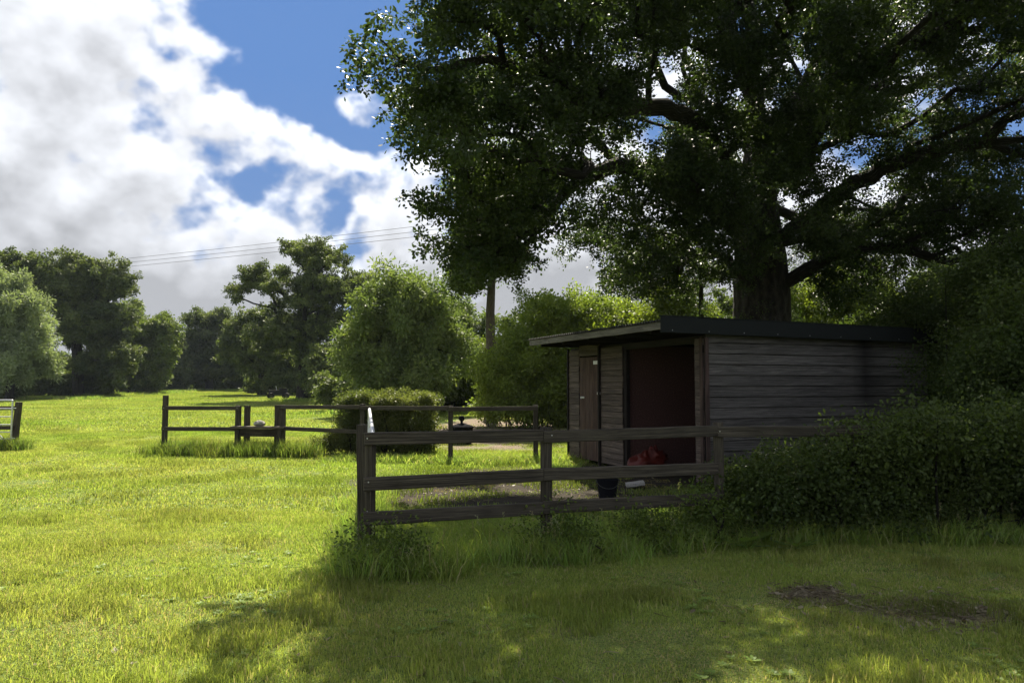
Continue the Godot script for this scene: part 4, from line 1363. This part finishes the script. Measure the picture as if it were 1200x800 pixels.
	# a wood that closes the view all round, far behind
	for e in [[-120, -170, 70.0, 9.0, "long far-off belt of trees behind the left of the field"], [20, -190, 90.0, 9.0, "long far-off belt of trees behind the shelter"]]:
		far_tree("tree_belt", e[4], Vector2(e[0], e[1]), 3.0, 0.3, [[V.call(0, e[3] * 0.45, 0), Vector3(e[2], e[3] * 0.6, 5.0), 0.9]], S.far, dull, int(absf(e[0] * 3 + e[1])), "", Vector2(3.0, 4.5), 2, 2.2, "trees", 3.0, 0.9)

func make_hedges() -> void:
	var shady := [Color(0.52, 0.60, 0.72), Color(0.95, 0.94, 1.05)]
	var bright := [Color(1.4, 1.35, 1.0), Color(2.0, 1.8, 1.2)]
	# front hedge, low by the fence post and taller to the right
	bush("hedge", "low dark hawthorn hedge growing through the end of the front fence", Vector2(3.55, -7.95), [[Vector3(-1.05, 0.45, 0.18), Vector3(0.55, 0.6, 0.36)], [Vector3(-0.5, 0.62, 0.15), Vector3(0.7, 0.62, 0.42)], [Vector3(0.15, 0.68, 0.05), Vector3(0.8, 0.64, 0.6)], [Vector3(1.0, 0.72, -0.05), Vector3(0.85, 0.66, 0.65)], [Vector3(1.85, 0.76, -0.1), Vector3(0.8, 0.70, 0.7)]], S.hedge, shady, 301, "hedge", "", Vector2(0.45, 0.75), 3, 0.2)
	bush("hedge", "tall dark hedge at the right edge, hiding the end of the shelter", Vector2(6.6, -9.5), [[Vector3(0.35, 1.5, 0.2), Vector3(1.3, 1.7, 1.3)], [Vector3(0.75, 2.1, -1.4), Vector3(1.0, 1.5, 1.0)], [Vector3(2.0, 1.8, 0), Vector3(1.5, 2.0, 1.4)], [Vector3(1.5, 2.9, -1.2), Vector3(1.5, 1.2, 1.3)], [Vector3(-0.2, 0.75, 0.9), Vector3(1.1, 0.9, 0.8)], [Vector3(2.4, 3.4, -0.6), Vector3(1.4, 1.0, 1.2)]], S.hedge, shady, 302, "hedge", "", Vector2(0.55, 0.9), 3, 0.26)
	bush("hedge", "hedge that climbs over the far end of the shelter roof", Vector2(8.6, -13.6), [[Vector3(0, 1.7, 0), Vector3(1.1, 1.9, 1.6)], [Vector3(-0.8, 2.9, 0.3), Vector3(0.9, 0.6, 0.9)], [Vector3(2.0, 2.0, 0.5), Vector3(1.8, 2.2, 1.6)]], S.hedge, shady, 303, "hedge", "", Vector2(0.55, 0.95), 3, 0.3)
	# clipped hedge at the rear fence
	var box := []
	for x in 6:
		for y in 3:
			for z in 3:
				box.append([Vector3(-0.82 + x * 0.33, 0.30 + y * 0.43, -0.36 + z * 0.36), Vector3(0.22, 0.2, 0.24), 2.8])
	box.append([Vector3(-1.35, 0.28, 0.1), Vector3(0.35, 0.3, 0.4), 1.0])
	bush("clipped_hedge", "flat-topped clipped hedge growing through the rear fence", Vector2(-2.92, -17.3), box, S.bush, [Color(0.85, 0.82, 1.1), Color(2.0, 1.6, 2.2)], 304, "hedge", "", Vector2(0.28, 0.42), 3, 0.15)
	# bushes between the rear fence and the shelter
	bush("hazel_bush", "tall leafy bush directly left of the shelter door", Vector2(1.9, -28.5), [[Vector3(0, 2.5, 0), Vector3(2.2, 2.4, 1.7)], [Vector3(-1.5, 1.7, 0.4), Vector3(1.3, 1.7, 1.2)], [Vector3(1.7, 3.6, -0.6), Vector3(2.3, 1.7, 1.5)], [Vector3(-0.3, 3.8, -0.5), Vector3(1.6, 1.3, 1.2)], [Vector3(-0.5, 0.8, 0.6), Vector3(1.8, 0.9, 1.3)], [Vector3(-2.7, 1.3, 0.3), Vector3(0.9, 1.4, 0.8), 1.5]], S.bush, [Color(1.6, 1.6, 1.4), Color(2.8, 2.5, 1.9)], 305, "bush", "", Vector2(0.65, 1.15), 3, 0.4)
	bush("hazel_bush", "rounded bush behind the clipped hedge, left of the slim tree", Vector2(-3.2, -42.0), [[Vector3(0.6, 2.3, 0), Vector3(2.2, 2.7, 1.6)], [Vector3(-1.7, 1.6, 0), Vector3(1.7, 1.7, 1.4)]], S.bush, [Color(1.0, 1.05, 0.9), Color(1.6, 1.5, 1.1)], 306, "bush", "", Vector2(0.8, 1.3), 3, 0.42)
	bush("hazel_bush", "dark bush at the far end of the bare strip beyond the rear fence", Vector2(-6.2, -43), [[Vector3(0, 1.3, 0), Vector3(2.0, 1.5, 1.3)]], S.bush, shady, 307, "bush", "", Vector2(0.7, 1.2), 3, 0.4)
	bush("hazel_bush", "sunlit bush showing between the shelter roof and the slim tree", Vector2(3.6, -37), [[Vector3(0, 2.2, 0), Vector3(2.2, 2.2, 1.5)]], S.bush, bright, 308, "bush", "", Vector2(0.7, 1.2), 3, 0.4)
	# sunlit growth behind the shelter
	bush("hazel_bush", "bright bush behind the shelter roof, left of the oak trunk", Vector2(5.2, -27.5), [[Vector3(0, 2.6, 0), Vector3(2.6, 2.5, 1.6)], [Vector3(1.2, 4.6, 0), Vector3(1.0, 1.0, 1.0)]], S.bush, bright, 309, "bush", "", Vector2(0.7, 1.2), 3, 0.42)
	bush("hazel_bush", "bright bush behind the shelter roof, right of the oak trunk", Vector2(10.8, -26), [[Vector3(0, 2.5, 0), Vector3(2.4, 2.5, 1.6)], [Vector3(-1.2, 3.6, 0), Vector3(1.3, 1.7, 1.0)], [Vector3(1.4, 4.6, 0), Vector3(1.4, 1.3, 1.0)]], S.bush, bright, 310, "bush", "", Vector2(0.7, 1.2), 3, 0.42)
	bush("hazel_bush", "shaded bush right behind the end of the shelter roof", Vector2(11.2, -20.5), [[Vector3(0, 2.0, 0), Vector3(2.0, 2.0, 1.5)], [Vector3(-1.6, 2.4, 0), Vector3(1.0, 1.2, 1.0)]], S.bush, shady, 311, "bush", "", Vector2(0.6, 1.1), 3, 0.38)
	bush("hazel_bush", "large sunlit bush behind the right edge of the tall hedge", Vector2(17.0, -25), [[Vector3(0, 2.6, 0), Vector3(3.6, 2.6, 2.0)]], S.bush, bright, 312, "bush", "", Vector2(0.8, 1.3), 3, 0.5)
	# slender sapling before the oak trunk
	var r := RandomNumberGenerator.new()
	r.seed = 88
	var o := thing("sapling", "slender dark sapling trunk left of the great oak trunk", "tree", Vector3(5.6, 0, -21.5))
	var pts := in_blobs([[Vector3(0, 4.6, 0), Vector3(1.2, 1.0, 1.0)]], r, 0.32, 0.5, 0.4)
	grow(o, [[Vector3(0, -0.1, 0), 0.12], [Vector3(0.04, 1.6, 0), 0.10], [Vector3(-0.03, 3.2, 0), 0.085], [Vector3(0, 4.6, 0), 0.06]], [], pts.duplicate(), r, M.bark, 0.008, 0.3)
	clad(o, "crown", pts, S.oak, 3, Vector2(0.6, 0.9), 0.3, shady, M.leaf, r)
	# trees beyond, that close the view under the oak
	var mid := [Color(0.85, 0.9, 0.8), Color(1.2, 1.15, 1.0)]
	far_tree("oak_tree", "tree in the distance behind the shelter, left of the oak trunk", Vector2(3.0, -46), 2.5, 0.25, [[Vector3(0, 3.6, 0), Vector3(4.2, 2.9, 2.4)]], S.far, mid, 313, "trees beyond the shelter", Vector2(0.7, 1.2), 3, 0.7)
	far_tree("oak_tree", "tree in the distance behind the great oak trunk", Vector2(12.5, -44), 2.5, 0.25, [[Vector3(0, 3.8, 0), Vector3(5.0, 3.6, 2.4)], [Vector3(3, 6.2, 0), Vector3(2.4, 2.0, 1.8)]], S.far, mid, 314, "trees beyond the shelter", Vector2(0.7, 1.2), 3, 0.7)
	far_tree("oak_tree", "tree in the distance at the right, under the low oak boughs", Vector2(22.5, -42), 2.5, 0.25, [[Vector3(0, 3.8, 0), Vector3(6.2, 3.8, 2.4)], [Vector3(-3, 6.6, 0), Vector3(2.6, 2.2, 1.8)], [Vector3(3, 6.9, 0), Vector3(3.0, 2.4, 1.8)]], S.far, mid, 315, "trees beyond the shelter", Vector2(0.7, 1.2), 3, 0.75)

func grow_weeds() -> void:
	var dark := [Color(0.85, 0.95, 0.9), Color(1.35, 1.35, 1.15)]
	for e in [[-1.05, -6.4, 0.30, 0.15, 0.18, "dark leafy weeds bunched round the foot of the corner post"], [0.45, -7.0, 0.34, 0.22, 0.16, "leafy weeds at the foot of the second post of the front fence"], [1.45, -7.35, 0.42, 0.20, 0.2, "leafy weeds under the front fence, between bucket and low hedge"], [2.15, -7.75, 0.34, 0.36, 0.24, "taller leafy weeds round the fence post beside the low hedge"]]:
		bush("nettle_patch", e[5], Vector2(e[0], e[1]), [[Vector3(0, e[3] * 0.8, 0), Vector3(e[2], e[3], e[4]), 1.6]], S.hedge, dark, int(e[0] * 100 + 700), "weeds", "", Vector2(0.35, 0.6), 2, 0.13)

func grow_long_grass() -> void:
	var tall := [tuft(61, 46, 0.16, 0.18, 0.42, 0.006, 0.7, 0.06), tuft(62, 46, 0.16, 0.15, 0.38, 0.006, 0.9, 0.1), tuft(63, 34, 0.15, 0.22, 0.50, 0.006, 1.0, 0.08), tuft(66, 30, 0.2, 0.1, 0.3, 0.008, 1.3, 0.12), tuft(67, 30, 0.15, 0.2, 0.42, 0.006, 0.8, 0.08, 1)]
	var coarse := [tuft(64, 80, 0.3, 0.2, 0.46, 0.012, 0.8, 0.05), tuft(65, 80, 0.3, 0.15, 0.40, 0.012, 1.0, 0.08)]
	rank("long_grass", "long grass tangled round the corner post of the front fence", [[-1.15, -6.35, 0.36, 0.2, 90], [-0.85, -6.3, 0.45, 0.2, 60], [-1.45, -7.3, 0.2, 0.9, 50], [-1.7, -8.6, 0.22, 1.2, 40], [-1.95, -10.0, 0.25, 1.0, 34]], tall, 401, Vector2(0.4, 0.95))
	rank("long_grass", "long grass under the rails of the front fence", [[-0.1, -6.85, 0.9, 0.3, 44], [0.75, -7.0, 0.4, 0.25, 50], [0.35, -6.85, 0.35, 0.16, 70], [1.3, -7.35, 0.6, 0.3, 90], [1.9, -7.6, 0.5, 0.3, 80], [0.9, -7.9, 0.9, 0.6, 40], [1.9, -8.6, 0.6, 0.8, 40]], tall, 402, Vector2(0.3, 0.9))
	rank("long_grass", "long grass at the foot of the hedge", [[3.2, -7.55, 0.9, 0.2, 70], [4.6, -7.6, 1.1, 0.2, 80], [6.2, -7.9, 1.1, 0.3, 70]], tall, 403, Vector2(0.5, 0.9))
	rank("long_grass", "dark tussocks of grass along the rear fence and stile", [[-7.8, -17.0, 0.7, 0.3, 26], [-7.2, -16.95, 0.6, 0.3, 16], [-6.2, -16.8, 0.6, 0.35, 34], [-5.5, -16.7, 0.6, 0.35, 34], [-4.8, -16.6, 0.5, 0.3, 18], [-12.5, -18.4, 0.5, 0.25, 16], [-13.8, -18.2, 1.2, 0.3, 22]], coarse, 404, Vector2(0.8, 1.2), 0.62)
	var rough := [tuft(68, 90, 0.9, 0.25, 0.7, 0.04, 0.8, 0.1), tuft(69, 90, 0.9, 0.2, 0.6, 0.04, 1.0, 0.15)]
	rank("long_grass", "rough grass along the foot of the trees round the field", [[-41.0, -63.5, 7.0, 1.2, 60], [-41.5, -76.0, 3.0, 4.0, 50], [-43.0, -90.0, 3.0, 6.0, 50], [-37.0, -102.0, 12.0, 2.0, 80], [-24.5, -84.0, 3.0, 5.0, 40], [-15.5, -58.5, 5.0, 1.5, 50], [-10.5, -49.0, 3.0, 2.0, 40], [-7.4, -38.5, 3.0, 1.0, 40]], rough, 406, Vector2(0.35, 0.7))
	rank("long_grass", "long grass along the near side of the rear fence by the shelter", [[-2.6, -15.7, 1.2, 0.35, 44], [-0.9, -15.2, 0.9, 0.4, 50], [0.4, -15.3, 0.8, 0.4, 36], [0.9, -13.9, 0.25, 0.9, 14]], coarse, 405, Vector2(0.25, 0.6))

func _ready() -> void:
	# camera: eye height, level with the top of the fence, tilted up a little
	var cam := Camera3D.new()
	cam.name = "camera"
	cam.position = Vector3(0, 1.6, 0)
	cam.rotation_degrees = Vector3(3.47, 0, 0)
	cam.fov = 50.0
	cam.near = 0.1
	cam.far = 3000.0
	add_child(cam)
	cam.current = true
	# sky and sun
	var env := Environment.new()
	env.background_mode = Environment.BG_SKY
	var pan := PanoramaSkyMaterial.new()
	pan.energy_multiplier = 0.52
	pan.panorama = ImageTexture.create_from_image(make_sky())
	env.sky = Sky.new()
	env.sky.sky_material = pan
	env.tonemap_mode = Environment.TONE_MAPPER_LINEAR
	env.tonemap_exposure = 3.6
	env.fog_enabled = true
	env.fog_density = 0.00015
	env.fog_light_color = Color(0.86, 0.92, 1.0)
	env.sdfgi_enabled = true
	env.ssao_enabled = true
	env.ssil_enabled = true
	var we := WorldEnvironment.new()
	we.name = "world"
	we.environment = env
	add_child(we)
	var sun := DirectionalLight3D.new()
	sun.name = "sun"
	sun.light_energy = 1.5
	sun.light_color = Color(1.0, 0.96, 0.88)
	sun.light_angular_distance = 0.5
	sun.shadow_enabled = true
	var az := deg_to_rad(SUN_AZIMUTH)
	var el := deg_to_rad(SUN_HEIGHT)
	var towards := Vector3(sin(az) * cos(el), sin(el), -cos(az) * cos(el))
	add_child(sun)
	sun.look_at_from_position(towards * 50.0, Vector3.ZERO, UP)
	lumps.seed = 2; lumps.frequency = 0.02; lumps.fractal_octaves = 3
	patchy.seed = 6; patchy.frequency = 0.02; patchy.fractal_octaves = 4
	make_materials()
	make_ground()
	make_sprays()
	make_shed()
	make_fences()
	make_oak()
	make_trees()
	make_hedges()
	grow_lawn()
	strew_litter()
	grow_long_grass()
	grow_weeds()
	make_small_things()
